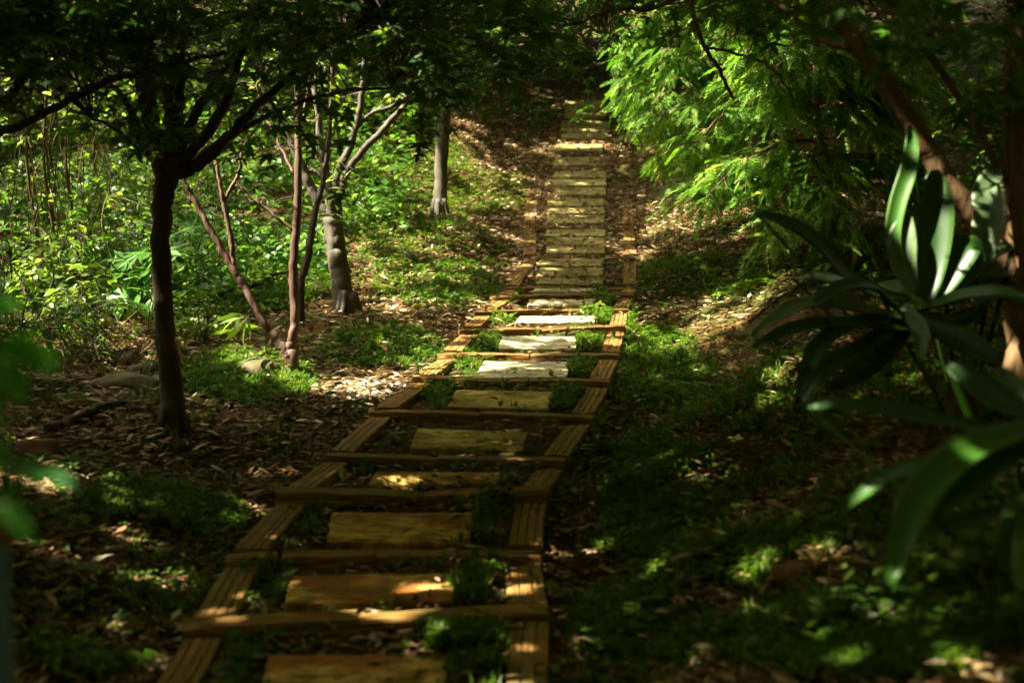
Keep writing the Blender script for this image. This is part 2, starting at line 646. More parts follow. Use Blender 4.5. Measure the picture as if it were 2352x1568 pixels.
for i in range(len(beam_pts) - 1):
    (a, b), (c, d) = beam_pts[i], beam_pts[i + 1]
    for t in (.2, .55, .9):
        drop = .012 * (1 - t) + .036 * t + .022
        for s in (.0, .5, 1.0):
            p = (a * (1 - s) + b * s) * (1 - t) + (c * (1 - s) + d * s) * t
            ctrl.append(p - np.array([0, 0, drop + (.015 if s != .5 else 0)]))
        if i < 10:
            p = (a * -.13 + b * 1.13) * (1 - t) + (c * -.13 + d * 1.13) * t
            ctrl.append(p - np.array([0, 0, .13]))
            p = (a * 1.13 + b * -.13) * (1 - t) + (c * 1.13 + d * -.13) * t
            ctrl.append(p - np.array([0, 0, .06]))
ROWS = [(12.60, 14.0, 655, 587, [(637, 651), (614, 633), (594, 610)], (1232, 1383), (1241, 1388), 'nearest three-slab landing'),
        (14.0, 15.4, 587, 516, [(565, 580), (545, 562), (526, 542)], (1253, 1390), (1256, 1390), 'second three-slab landing'),
        (15.4, 16.8, 516, 451, [(494, 511), (476, 491), (456, 472)], (1257, 1388), (1258, 1388), 'third three-slab landing'),
        (16.8, 18.9, 451, 353, [(430, 447), (411, 426), (392, 407), (362, 380)], (1268, 1392), (1276, 1392), 'leaf-strewn fourth landing'),
        (18.9, 19.6, 353, 322, [(331, 346)], (1275, 1384), (1277, 1384), 'sunlit stripe high on the path'),
        (19.6, 20.8, 322, 270, [(304, 318), (291, 302), (278, 289)], (1288, 1396), (1290, 1397), 'shaded landing below the top'),
        (20.8, 22.2, 270, 212, [(255, 267), (243, 254), (230, 241)], (1296, 1392), (1298, 1392), 'topmost landing under the board')]
for z0, z1, y0, y1, rows, lo, hi, nm in ROWS:
    for y in np.linspace(y0 - 3, y1 + 3, 3):
        z = z0 + (z1 - z0) * (y0 - y) / (y0 - y1)
        for x in (lo[0], (lo[0] + lo[1]) / 2, lo[1]):
            ctrl.append(P(x, y, z) - np.array([0, 0, .045]))
        for x in (lo[0] - 70, lo[1] + 75):
            ctrl.append(P(x, y, z) - np.array([0, 0, .03]))
c_px(FAR[-1:], 1.0, -.03)
c_px([(0, 1667, 3.7), (0, 1400, 4.8), (0, 1150, 6.3), (0, 1000, 7.6), (200, 1300, 5.35), (420, 1052, 7.3), (420, 1250, 5.75), (330, 935, 8.5),
      (0, 900, 8.8), (700, 905, 8.95), (640, 925, 8.7), (840, 755, 10.9), (600, 780, 10.6), (400, 800, 10.2), (100, 780, 10.5), (740, 700, 12),
      (1075, 535, 15), (900, 600, 13.8), (850, 420, 16.6), (1000, 320, 18.6), (1150, 300, 19.4), (850, 650, 12.8), (1100, 650, 13.0), (1150, 580, 14.2),
      (1150, 420, 17.0), (560, 620, 13.0), (300, 560, 14.0), (300, 420, 17.5), (650, 380, 17.5), (0, 600, 13.0), (800, 250, 21.5), (400, 250, 22)], K)
c_px([(1470, 1180, 6.6), (1440, 1320, 5.6), (1420, 1600, 4.3), (1560, 1000, 8.5), (1580, 850, 10.3), (1600, 760, 11.4), (1750, 775, 10.6), (1900, 900, 8.1),
      (2035, 640, 10.9), (1900, 620, 12), (1690, 460, 15.5), (1650, 600, 14.0), (1600, 680, 12.6), (1700, 1100, 6.7), (1700, 1400, 4.9), (1700, 1650, 4.0),
      (2100, 1000, 6.2), (2100, 1300, 4.6), (2100, 1640, 3.55), (2450, 900, 5.6), (2450, 1300, 4.0), (2480, 1650, 3.1), (2450, 700, 8.0), (2300, 620, 11.0),
      (2400, 500, 14.0), (2000, 450, 16.0), (1600, 350, 18.3), (1650, 250, 20.5), (2000, 280, 20.5), (2350, 350, 19.0)], K)
for w in [(-25, 8, -1.6), (-25, 28, 1.6), (25, 8, .4), (25, 28, 2.8), (0, 34, 3.2), (-14, 34, 2.6), (14, 34, 3.4), (0, -8, -1.55), (0, 0, -1.50), (-4, 1, -1.5),
          (4, 1, -1.1), (-12, -5, -1.5), (12, -5, -.7), (-10, 5, -1.55), (9, 5, -.3), (-9, 12, -1.35), (10, 14, .5)]:
    ctrl.append(np.array(w, float))
ctrl = np.array(ctrl)


def tps_fit(p, z, lam):
    n = len(p)
    d = np.linalg.norm(p[:, None] - p[None], axis=-1)
    Km = np.where(d > 0, d * d * np.log(np.maximum(d, 1e-9)), 0) + lam * np.eye(n)
    A = np.zeros((n + 3, n + 3))
    A[:n, :n] = Km
    A[:n, n] = 1
    A[:n, n + 1:] = p
    A[n, :n] = 1
    A[n + 1:, :n] = p.T
    return np.linalg.solve(A, np.concatenate([z, np.zeros(3)]))


TW = tps_fit(ctrl[:, :2], ctrl[:, 2], .006)


def tps(x, y):
    sh = np.shape(x)
    q = np.stack([np.ravel(x), np.ravel(y)], -1)
    out = np.empty(len(q))
    for s in range(0, len(q), 20000):
        e = q[s:s + 20000]
        d2 = ((e[:, None] - ctrl[None, :, :2]) ** 2).sum(-1)
        out[s:s + 20000] = (.5 * d2 * np.log(np.maximum(d2, 1e-12))) @ TW[:-3] + TW[-3] + e @ TW[-2:]
    return out.reshape(sh)


def sstep(a, b, x):
    t = np.clip((x - a) / (b - a), 0, 1)
    return t * t * (3 - 2 * t)


def on_path(x, y):
    """0 on the path, rising to 1 half a metre beside it."""
    x, y = np.asarray(x, float), np.asarray(y, float)
    d = np.full(x.shape, 9.0)
    cs = [((a + b) / 2)[:2] for a, b in beam_pts] + [P(*f)[:2] for f in FAR]
    for p, q in zip(cs[:-1], cs[1:]):
        e = q - p
        t = np.clip(((x - p[0]) * e[0] + (y - p[1]) * e[1]) / (e @ e), 0, 1)
        d = np.minimum(d, np.hypot(x - p[0] - t * e[0], y - p[1] - t * e[1]))
    return d


def height(x, y):
    x, y = np.asarray(x, float), np.asarray(y, float)
    r = np.hypot(x, (y - 12) * .95)
    cx_ = np.clip(x, -24, 24)
    cy_ = np.clip(y, -8, 34)
    h = tps(cx_, cy_)
    h = h + 11.0 * sstep(20, 44, r) * (y > -100)
    k = sstep(.62, 1.1, on_path(x, y))
    h = h + k * ((vnoise(x, y, .55, 5) - .5) * .10 + (vnoise(x, y, .17, 6) - .5) * .035)
    return h


GX = np.concatenate([-14 - np.cumsum(np.geomspace(.2, 14, 24))[::-1], np.linspace(-14, 14, 351)[:], 14 + np.cumsum(np.geomspace(.2, 14, 24))])
GY = np.concatenate([-4 - np.cumsum(np.geomspace(.3, 14, 18))[::-1], np.linspace(-4, 28, 401), 28 + np.cumsum(np.geomspace(.2, 14, 24))])
gx, gy = np.meshgrid(GX, GY)
gz = height(gx, gy)
nx, ny = len(GX), len(GY)


def H(x, y):
    """Height of the finished ground sheet."""
    x, y = np.asarray(x, float), np.asarray(y, float)
    i = np.clip(np.searchsorted(GX, x) - 1, 0, nx - 2)
    j = np.clip(np.searchsorted(GY, y) - 1, 0, ny - 2)
    fx = np.clip((x - GX[i]) / (GX[i + 1] - GX[i]), 0, 1)
    fy = np.clip((y - GY[j]) / (GY[j + 1] - GY[j]), 0, 1)
    return (gz[j, i] * (1 - fx) + gz[j, i + 1] * fx) * (1 - fy) + (gz[j + 1, i] * (1 - fx) + gz[j + 1, i + 1] * fx) * fy


def ground_at(x, y, z0=2.5, z1=30):
    """First meeting of the sight line through (x, y) with the ground."""
    zs = np.linspace(z0, z1, 900)
    p = P(np.full(900, x), np.full(900, y), zs)
    below = p[:, 2] < H(p[:, 0], p[:, 1])
    k = int(np.argmax(below)) if below.any() else 899
    return p[k]


ii = np.arange(ny - 1)[:, None] * nx + np.arange(nx - 1)[None]
q = np.stack([ii, ii + 1, ii + nx + 1, ii + nx], -1).reshape(-1, 4)
ground = obj('ground', (np.stack([gx, gy, gz], -1).reshape(-1, 3), np.concatenate([q[:, [0, 1, 2]], q[:, [0, 2, 3]]]), None), M_SOIL, smooth=True)
tag(ground, kind='structure')

# ------------------------------------------------------------------ timbers and slabs of the path
ORD = ['lowest', 'second', 'third', 'fourth', 'fifth', 'sixth', 'seventh', 'eighth', 'ninth', 'tenth', 'eleventh', 'twelfth', 'thirteenth', 'fourteenth', 'fifteenth']


def timber(name, p, q_, w, h, grooves, rng, up=(0, 0, 1)):
    """A grooved board whose top centre line runs from p to q_."""
    p, q_ = np.asarray(p, float), np.asarray(q_, float)
    x = unit(q_ - p)
    y = unit(np.cross(np.asarray(up, float), x))
    z = np.cross(x, y)
    L = float(np.linalg.norm(q_ - p))
    prof = [(-w / 2, -h), (-w / 2, -.040), (-w / 2 + .004, -.036), (-w / 2 + .004, -.032), (-w / 2, -.028), (-w / 2, -.006), (-w / 2 + .005, 0)]
    for g in grooves:
        prof += [(g * w - .0026, 0), (g * w - .0022, -.013), (g * w + .0022, -.013), (g * w + .0026, 0)]
    prof += [(w / 2 - .005, 0), (w / 2, -.006), (w / 2, -h)]
    prof = np.array(prof)
    m = len(prof)
    n = max(8, int(L / .06))
    xs = np.linspace(-L / 2, L / 2, n)
    warp = np.cumsum(rng.normal(0, .0012, n))
    warp -= warp.mean()
    wy = np.cumsum(rng.normal(0, .0010, n))
    wy -= wy.mean()
    v = np.zeros((n, m, 3))
    v[:, :, 0] = xs[:, None]
    v[:, :, 1] = prof[None, :, 0] + wy[:, None] + rng.normal(0, .0007, (n, m))
    v[:, :, 2] = prof[None, :, 1] + warp[:, None] + rng.normal(0, .0007, (n, m))
    for e in (0, -1):                                          # worn ends
        v[e, :, 0] += rng.normal(0, .004, m)
        v[e, 1:-1, 2] -= abs(rng.normal(.003, .002, m - 2))
    v = v.reshape(-1, 3)
    i = np.arange(n - 1)[:, None] * m
    j = np.arange(m)[None]
    k = (j + 1) % m
    qd = np.stack([i + j, i + m + j, i + m + k, i + k], -1).reshape(-1, 4)
    f = [qd[:, [0, 1, 2]], qd[:, [0, 2, 3]]]
    # end caps as fans from the bottom corner
    cap = np.array([[0, a, a + 1] for a in range(1, m - 1)])
    f += [cap, cap[:, ::-1] + (n - 1) * m]
    me = new_mesh(name, v, np.concatenate(f))
    me.materials.append(M_TIMBER)
    o = bpy.data.objects.new(name, me)
    COL.objects.link(o)
    c = (p + q_) / 2
    o.matrix_world = Matrix(((x[0], y[0], z[0], c[0]), (x[1], y[1], z[1], c[1]), (x[2], y[2], z[2], c[2]), (0, 0, 0, 1)))
    return o


rng = np.random.default_rng(11)
NB = len(beam_pts)
for i in range(1, NB):
    a, b = beam_pts[i]
    s = rng.uniform(.46, .54)
    m_ = a * (1 - s) + b * s
    ax = unit(b - a)
    back = unit(np.cross([0, 0, 1.0], ax))
    w = .100
    off = back * (w / 2)
    covered = i >= 11
    dz = np.array([0, 0, -.006 if not covered else -.026])
    tilt = rng.normal(0, .006, 4)
    if i == 3:
        tilt = np.array([.012, -.012, -.016, .022])
    up = np.array([0, 0, 1.0]) - back * rng.uniform(-.02, .05)
    for side, p, q_, t0, t1 in (('left', a, m_ - ax * .004, tilt[0], tilt[1]), ('right', m_ + ax * .004, b, tilt[2], tilt[3])):
        o = timber('riser_timber', p + off + dz + [0, 0, t0], q_ + off + dz + [0, 0, t1] - (back * .05 if (i == 3 and side == 'right') else 0), w, .095, (-.22, .04, .28), rng, up)
        tag(o, '%s half of the %s cross timber up the path, %s' % (side, ORD[i - 1], 'half buried in dry leaves' if covered else 'grooved brown wood') if i < 13 else
            '%s half of the leaf-covered cross timber at the %s riser' % (side, ORD[i - 1]), 'cross timber', 'cross timbers of the stepped path')

for i in range(NB - 1):
    (a, b), (c, d) = beam_pts[i], beam_pts[i + 1]
    for side in ('left', 'right'):
        p, q_ = (a, c) if side == 'left' else (b, d)
        ax = unit(b - a) if side == 'left' else unit(a - b)
        w = (.130 if i < 11 else .12) * rng.uniform(.94, 1.08)
        inn = ax * (w / 2 + .004)
        fw = unit(q_ - p)
        st = p + fw * .125
        en = q_ - fw * .006 + fw * .03
        o = timber('side_timber', st + inn + [0, 0, -.010 if i < 11 else -.016], en + inn + [0, 0, -.040 if i < 11 else -.044], w, .13, (-.25 + rng.normal(0, .02), rng.normal(0, .03), .25 + rng.normal(0, .02)) if rng.random() < .75 else (-.17, .17), rng, (0, 0, 1))
        tag(o, '%s edge timber between the %s and %s cross timbers of the path' % (side, ORD[i - 1], ORD[i]) if i else
            '%s edge timber at the foot of the path, below the lowest cross timber' % side, 'edge timber', 'edge timbers of the stepped path')


def slab(corners, label, group, rng, thick=.05, mat=None):
    """A stone slab from its four top corners (near left, near right, far right, far left)."""
    c = np.array(corners)
    n = unit(np.cross(c[1] - c[0], c[3] - c[0]))
    o_ = c.mean(0)
    xa = unit(c[1] - c[0])
    ya = np.cross(n, xa)
    nu, nv = 22, 12
    u = np.concatenate([[0], np.linspace(.015, .985, nu - 2), [1]])
    v_ = np.concatenate([[0], np.linspace(.03, .97, nv - 2), [1]])
    U, V = np.meshgrid(u, v_)
    pts = (c[0] * (1 - U[..., None]) + c[1] * U[..., None]) * (1 - V[..., None]) + (c[3] * (1 - U[..., None]) + c[2] * U[..., None]) * V[..., None]
    loc = np.stack([(pts - o_) @ xa, (pts - o_) @ ya, (pts - o_) @ n], -1)
    edge = (U <= 0) | (U >= 1) | (V <= 0) | (V >= 1)
    loc[..., 2] += rng.normal(0, .0016, U.shape) - np.where(edge, .006, 0)
    loc[..., :2] += np.where(edge[..., None], rng.normal(0, .0022, U.shape + (2,)), 0)
    loc = loc.reshape(-1, 3)
    k = nu * nv
    rim = list(range(nu)) + [nu * r + nu - 1 for r in range(1, nv)] + list(range(k - 2, k - nu - 1, -1)) + [nu * r for r in range(nv - 2, 0, -1)]
    low = loc[rim] - [0, 0, thick]
    vv = np.concatenate([loc, low])
    jj = np.arange(nv - 1)[:, None] * nu + np.arange(nu - 1)[None]
    qd = np.stack([jj, jj + 1, jj + nu + 1, jj + nu], -1).reshape(-1, 4)
    f = [qd[:, [0, 1, 2]], qd[:, [0, 2, 3]]]
    m = len(rim)
    rim = np.array(rim)
    nxt = np.roll(np.arange(m), -1)
    f += [np.stack([rim, k + np.arange(m), k + nxt], -1), np.stack([rim, k + nxt, rim[nxt]], -1)]
    me = new_mesh('stone_slab', vv, np.concatenate(f))
    me.materials.append(mat)
    o = bpy.data.objects.new('stone_slab', me)
    COL.objects.link(o)
    o.matrix_world = Matrix(((xa[0], ya[0], n[0], o_[0]), (xa[1], ya[1], n[1], o_[1]), (xa[2], ya[2], n[2], o_[2]), (0, 0, 0, 1)))
    return tag(o, label, 'stepping slab', group, 'thing')


SLABS = [(0, (600, 1598), (1020, 1592), (1029, 1508), (614, 1511)), (1, (653, 1391), (1037, 1385), (1040, 1322), (668, 1326)),
         (2, (750, 1248), (1079, 1252), (1087, 1181), (763, 1181)), (3, (848, 1116), (1143, 1116), (1156, 1089), (862, 1087)),
         (4, (941, 1031), (1200, 1038), (1213, 996), (959, 987)), (5, (1029, 937), (1263, 942), (1271, 903), (1047, 898)),
         (6, (1086, 871), (1303, 868), (1310, 834), (1112, 832)), (7, (1142, 803), (1328, 803), (1322, 776), (1154, 775)),
         (8, (1183, 744), (1372, 742), (1366, 729), (1193, 729)), (9, (1211, 702), (1379, 702), (1374, 690), (1215, 690)),
         (10, (1222, 671), (1395, 671), (1392, 665), (1228, 665))]
SLAB_PX = []
tints = ['reddish weathered', 'brownish yellow', 'cracked yellow-brown', 'dull mottled', 'mossy olive-yellow', 'clean-edged yellow', 'sunlit pale', 'half-shaded grey',
         'brightest sunlit', 'grey textured', 'thin partly hidden']
for (i, *cs), tn in zip(SLABS, tints):
    p0, n = tread_plane(i)
    SLAB_PX.append(cs)
    cor = [on_plane(x, y, p0, n) + n * .012 for x, y in cs]
    slab(cor, '%s stone slab set %s' % (tn, 'at the foot of the path, cut by the frame' if i == 0 else 'between the %s and %s cross timbers' % (ORD[i - 1], ORD[i])),
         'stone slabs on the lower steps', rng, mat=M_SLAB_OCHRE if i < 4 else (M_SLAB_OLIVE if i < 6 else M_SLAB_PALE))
PLACE3 = {1: ['only'], 3: ['lowest', 'middle', 'uppermost'], 4: ['lowest', 'second', 'third', 'uppermost']}
for z0, z1, y0, y1, rows, lo, hi, nm in ROWS:
    for (yt, yb), pl in zip(rows, PLACE3[len(rows)]):
        def zz(y):
            return z0 + (z1 - z0) * (y0 - y) / (y0 - y1)
        cor = []
        for x, y in ((lo[0], yb), (lo[1], yb), (hi[1], yt), (hi[0], yt)):
            c = P(x, y, zz(y))
            cor.append(c)
        cor = np.array(cor)
        cen = cor.mean(0)
        lift = float(np.max(H(cor[:, 0], cor[:, 1]) - cor[:, 2])) + .010
        cor[:, 2] += max(lift, 0)
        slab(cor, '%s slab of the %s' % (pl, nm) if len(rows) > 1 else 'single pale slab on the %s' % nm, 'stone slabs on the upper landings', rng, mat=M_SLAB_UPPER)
        SLAB_PX.append([(lo[0], yb), (lo[1], yb), (hi[1], yt), (hi[0], yt)])

# the dark board across the top of the path
a, b = P(1222, 205, 22.4), P(1424, 203, 22.4)
bd = Acc()
for k in range(2):
    L, t = b - a, .06
    y0 = np.array([0, t, 0])
    h0, h1 = -.06 + .10 * k + .003 * k, .04 + .10 * k
    e = .02 * (k - .5)
    vs = []
    for s, yy, hh in ((0, 0, h0), (1, 0, h0), (1, 1, h0), (0, 1, h0), (0, 0, h1), (1, 0, h1), (1, 1, h1), (0, 1, h1)):
        vs.append(a + (L * s) + y0 * yy + [e, e * .5, hh])
    bd.add(vs, tri([[0, 1, 5], [0, 5, 4], [1, 2, 6], [1, 6, 5], [2, 3, 7], [2, 7, 6], [3, 0, 4], [3, 4, 7], [4, 5, 6], [4, 6, 7]]))
tag(obj('retaining_board', bd, M_DARKWOOD, None, (a + b) / 2), 'dark retaining board across the top end of the path', 'retaining board', None, 'thing')

# ------------------------------------------------------------------ where the canopy lets the sun through
# ground patches: photo centre, half-axes, share of the light let in
GAPS = [(830, 905, 110, 30, 1), (1120, 848, 150, 26, 1), (1010, 838, 50, 24, .9), (1270, 742, 180, 17, 1), (1190, 775, 60, 8, .8), (1330, 775, 40, 8, .8),
        (1620, 742, 150, 30, .9), (1700, 700, 90, 22, .8), (1330, 338, 85, 8, 1), (1110, 318, 160, 16, .85), (1030, 300, 90, 14, .9), (1480, 352, 70, 8, .8),
        (1080, 420, 140, 95, .72), (1620, 520, 150, 70, .40), (850, 600, 120, 60, .5), (900, 380, 80, 60, .6), (880, 470, 100, 90, .5), (600, 880, 150, 30, .55), (330, 880, 80, 20, .4), (590, 848, 60, 20, .9),
        (985, 1425, 45, 5, .8), (1090, 1412, 30, 5, .6), (1205, 1480, 35, 35, .6), (1150, 1060, 60, 8, .8), (700, 1090, 40, 8, .7), (90, 1160, 60, 20, .8),
         (1900, 850, 140, 45, .35), (1560, 830, 110, 50, .4), (1500, 900, 60, 24, .22),
        (1360, 1310, 60, 10, .5), (1600, 1110, 50, 7, .35), (480, 1165, 80, 12, .3), (470, 1215, 50, 8, .25), (1040, 600, 170, 60, .42), (1180, 500, 120, 60, .5),
        (1325, 480, 70, 60, .18), (1320, 600, 70, 40, .14), (1330, 270, 70, 40, .12), (1800, 650, 130, 30, .35), (2000, 620, 80, 30, .4), (430, 745, 80, 30, .5), (1150, 1000, 40, 6, .5),
        (940, 1120, 50, 8, .4), (1880, 1430, 40, 7, .25), (60, 720, 60, 40, .6), (1170, 1290, 40, 8, .25), (2060, 1140, 25, 7, .3)]
# places in the air: photo centre, distance, radius in metres, share
AIRGAPS = [(40, 850, 1.45, .12, .85), (20, 1150, 1.45, .08, .4), (2075, 300, 5.2, .05, .6), (2150, 420, 5.2, .06, .6), (2250, 330, 5.2, .05, .5), (675, 720, 8.9, .15, 1), (675, 560, 8.9, .15, .9), (682, 380, 8.9, .14, .8), (740, 420, 10.8, .3, .6), (800, 380, 10.8, .25, .55), (550, 650, 8.9, .14, .9), (450, 470, 8.9, .14, .8), (1008, 400, 14.8, .2, .45), (1490, 170, 15.0, 1.0, .85), (1620, 230, 15, .8, .45), (1850, 400, 10.9, .75, .5), (1990, 330, 10.9, .5, .35), (900, 420, 17, 1.2, .7), (820, 470, 15.5, .9, .7), (560, 520, 13.8, 1.1, .7), (450, 330, 17, 1.6, .75), (250, 300, 16, 1.6, .75), (80, 250, 16, 1.6, .7), (620, 300, 17, 1.4, .7), (700, 560, 13.5, .8, .6), (150, 480, 12, .9, .7), (330, 480, 14, 1.0, .7), (300, 120, 17, 1.2, .6), (550, 150, 17, 1.2, .6), (60, 100, 16, 1.2, .6), (1490, 130, 15.0, .75, 1), (1440, 230, 15.0, .50, .9), (1560, 260, 15.0, .60, .6), (1530, 90, 15, .5, 1), (1640, 330, 14.8, .5, .4), (1780, 400, 10.9, .38, .75), (1850, 450, 10.8, .32, .7),
           (1700, 360, 10.9, .25, .6), (2000, 410, 10.8, .26, .7), (2170, 180, 10.8, .25, .6), (1950, 330, 10.8, .25, .35), (1690, 220, 11.5, .3, .5), (1900, 250, 11, .3, .25),
           (2080, 400, 4.9, .10, .8), (2060, 545, 4.9, .05, .35), (2280, 440, 4.7, .07, .3), (2110, 620, 4.9, .06, .5), (2080, 1190, 3.2, .07, .9), (2060, 1260, 3.2, .06, .8), (2280, 1090, 3.2, .07, .6),
           (500, 330, 13.5, 1.0, .75), (420, 260, 13.5, .8, .75), (300, 350, 12.5, .9, .6), (90, 470, 11.5, .9, .7), (60, 560, 10.5, .7, .8), (140, 720, 9.8, .5, .95), (60, 640, 10, .5, .6),
           (620, 450, 13, .8, .6), (560, 560, 12.5, .8, .55), (640, 600, 12, .6, .5), (320, 610, 11, .45, .8), (730, 330, 11, .6, .7), (780, 420, 10.8, .4, .8), (680, 200, 10, .7, .5),
           (675, 640, 8.8, .12, .8), (680, 500, 8.8, .10, .8), (560, 640, 8.8, .25, .7), (480, 500, 8.8, .2, .6), (620, 780, 8.8, .1, .7), (880, 260, 10.8, .5, .6), (820, 300, 10.8, .3, .7),
           (1005, 400, 14.8, .2, .4), (250, 200, 14, .9, .6), (100, 200, 14, 1.0, .6), (30, 350, 12, .7, .6), (600, 100, 13, .8, .5), (1130, 130, 14, .6, .35), (1330, 120, 19, .9, .4), (900, 120, 14, .6, .3), (1600, 40, 16, .6, .5),
           (2200, 330, 11, .3, .4), (430, 850, 9, .2, .6), (470, 730, 10.5, .25, .8), (2330, 330, 6, .1, .5)]
GAP_W = []
for cx, cy, rx, ry, s in GAPS:
    c_, n_, f_ = ground_at(cx, cy), ground_at(cx, cy + ry), ground_at(cx, cy - ry)
    GAP_W.append((((n_[0] + f_[0]) / 2, (n_[1] + f_[1]) / 2), (rx * c_[1] / FD, max(.05, min(2.0, (f_[1] - n_[1]) / 2))), s))
AIR_P = np.array([P(g[0], g[1], g[2]) for g in AIRGAPS])
AIR_R = np.array([g[3] for g in AIRGAPS])
AIR_S = np.array([g[4] for g in AIRGAPS])


def shades(pts, rng, size=.08, air=True, smin=0.0):
    """True for the leaves that stay: those whose shadow does not fall where the photo has sun."""
    pts = np.asarray(pts, float)
    n = len(pts)
    q = pts.copy()
    t = np.maximum((pts[:, 2] - H(pts[:, 0], pts[:, 1])) / SUN[2], 0)
    for _ in range(8):
        q = pts - t[:, None] * SUN
        t = np.maximum(t + (q[:, 2] - H(q[:, 0], q[:, 1])) / SUN[2] * .7, 0)
    open_ = np.zeros(n)
    for (gx_, gy_), (ax_, ay_), s in GAP_W:
        if s < smin:
            continue
        d = ((q[:, 0] - gx_) / (ax_ + size * .45)) ** 2 + ((q[:, 1] - gy_) / (ay_ + size * .60)) ** 2
        inside = d < 1
        if s < 1:
            inside &= vnoise(q[:, 0], q[:, 1], .20, 41) < .18 + s * .64
        open_ = np.maximum(open_, inside * 1.0)
    for p, r, s in zip(AIR_P, AIR_R, AIR_S) if air else ():
        w = p - pts
        along = w @ -SUN
        d = np.linalg.norm(w + along[:, None] * SUN, axis=1)
        inside = (along > .15) & (d < r + size * .5)
        wob = vnoise(pts[:, 0] - pts[:, 2] * .7, pts[:, 1] + pts[:, 2] * .5, .30, 43)
        open_ = np.maximum(open_, (inside & (wob < .18 + s * .64)) * 1.0)
    return open_ < .5


# ------------------------------------------------------------------ trees
def limb_pts(spec, z):
    """Photo polyline [(x, y, radius[, dz])] at distance z to world points and radii."""
    a = np.array([(s[0], s[1], s[2], s[3] if len(s) > 3 else 0.0) for s in spec], float)
    a = spline(a, max(10, 6 * len(a)))
    zz = z + a[:, 3]
    return P(a[:, 0], a[:, 1], zz), a[:, 2] * zz / FD


def limb(acc, spec, z, rng, sides=9, wob=.012):
    p, r = limb_pts(spec, z)
    p = p + rng.normal(0, .003, p.shape) * (1 + r[:, None] * 4)
    acc.tube(p, r, sides, wob=wob, rng=rng)
    return p


def rooted(spec_pts, base_r, acc, rng, ground_pt):
    """A flared foot where a trunk meets the ground."""
    g = np.array(ground_pt, float)
    zs = np.linspace(-.12, .16, 6)
    fl = base_r * np.array([1.32, 1.27, 1.2, 1.1, 1.0, .9])
    acc.tube(np.stack([np.full(6, g[0]), np.full(6, g[1]), g[2] + zs], -1), fl, 10, wob=.03, rng=rng)
    if base_r > .045:                                          # surface roots
        a0 = rng.uniform(0, 6.28)
        for k in range(6):
            a_ = a0 + k * 1.047 + rng.uniform(-.3, .3)
            d_ = np.array([math.cos(a_), math.sin(a_), 0])
            far_ = g + d_ * base_r * rng.uniform(2.2, 3.6)
            far_[2] = float(H(far_[0], far_[1])) - .015
            mid_ = g + d_ * base_r * 1.35
            mid_[2] = float(H(mid_[0], mid_[1])) + base_r * .32
            acc.tube(spline([g + d_ * base_r * .55 + [0, 0, base_r * 2.2], mid_, far_], 9), np.linspace(.42, .12, 9) * base_r, 7, wob=.06, rng=rng)


def sprays(acc, twigs, rng, centres, anchors, n_leaf, length, tmpl, size, flat=.8, twig_r=.004, keep=True, droop=.25, size_var=.25, links=True):
    """Leafy twigs: a thin stalk at each centre with leaves on both sides, linked back to the nearest anchor."""
    centres = np.asarray(centres, float)
    if keep:
        centres = centres[shades(centres, rng, .14)]
    anchors = np.asarray(anchors, float)
    pos, dr, nm = [], [], []
    for c in centres:
        k = int(np.argmin(((anchors - c) ** 2).sum(1)))
        d = c - anchors[k]
        dist = np.linalg.norm(d)
        d = unit(d) if dist > 1e-3 else np.array([1.0, 0, 0])
        d = unit(d * [1, 1, .45] + rng.normal(0, .35, 3) * [1, 1, .5] + [0, 0, -droop * .3])
        L = length * rng.uniform(.7, 1.3)
        side = unit(np.cross(d, [0, 0, 1.0]))
        t = np.linspace(0, 1, 5)
        st = c - d * L * .5
        pts = st + d * (L * t[:, None]) - np.array([0, 0, 1.0]) * (droop * L * t[:, None] ** 2)
        if links:
            if dist < 1.6:
                mid = (anchors[k] + st) / 2 + rng.normal(0, .05, 3) * dist
                twigs.tube(np.concatenate([spline([anchors[k], mid, st], 5)[:-1], pts]), np.linspace(twig_r * 1.6, twig_r * .4, 9), 4, False)
            else:
                twigs.tube(pts, np.linspace(twig_r, twig_r * .4, 5), 4, False)
        m = max(3, int(n_leaf * rng.uniform(.7, 1.3)))
        tt = rng.random(m)
        s = np.where(np.arange(m) % 2 == 0, 1, -1)
        p = st + d * (L * tt[:, None]) - np.array([0, 0, 1.0]) * (droop * L * tt[:, None] ** 2) + rng.normal(0, .02, (m, 3))
        dd = d * .55 + side * s[:, None] * .8 + rng.normal(0, .3, (m, 3)) + [0, 0, -droop]
        nn = np.array([0, 0, 1.0]) + rng.normal(0, 1 - flat, (m, 3))
        pos.append(p + unit(dd) * .02)
        dr.append(dd)
        nm.append(nn)
    pos, dr, nm = np.concatenate(pos), np.concatenate(dr), np.concatenate(nm)
    if keep:
        k = shades(pos, rng, size)
        pos, dr, nm = pos[k], dr[k], nm[k]
    n = len(pos)
    acc.inst(tmpl, pos, dr, nm, size * rng.uniform(1 - size_var, 1 + size_var, n), np.clip(rng.normal(.45, .25, n), 0, 1))


def px_cloud(rng, n, box, z0, z1, dens=None):
    """n world points spread over a photo rectangle and a distance range."""
    x = rng.uniform(box[0], box[2], n * 4)
    y = rng.uniform(box[1], box[3], n * 4)
    z = rng.uniform(z0, z1, n * 4)
    if dens is not None:
        k = rng.random(n * 4) < dens(x, y)
        x, y, z = x[k], y[k], z[k]
    x, y, z = x[:n], y[:n], z[:n]
    p = P(x, y, z)
    return p[p[:, 2] > H(p[:, 0], p[:, 1]) + .25]


TREES = {}


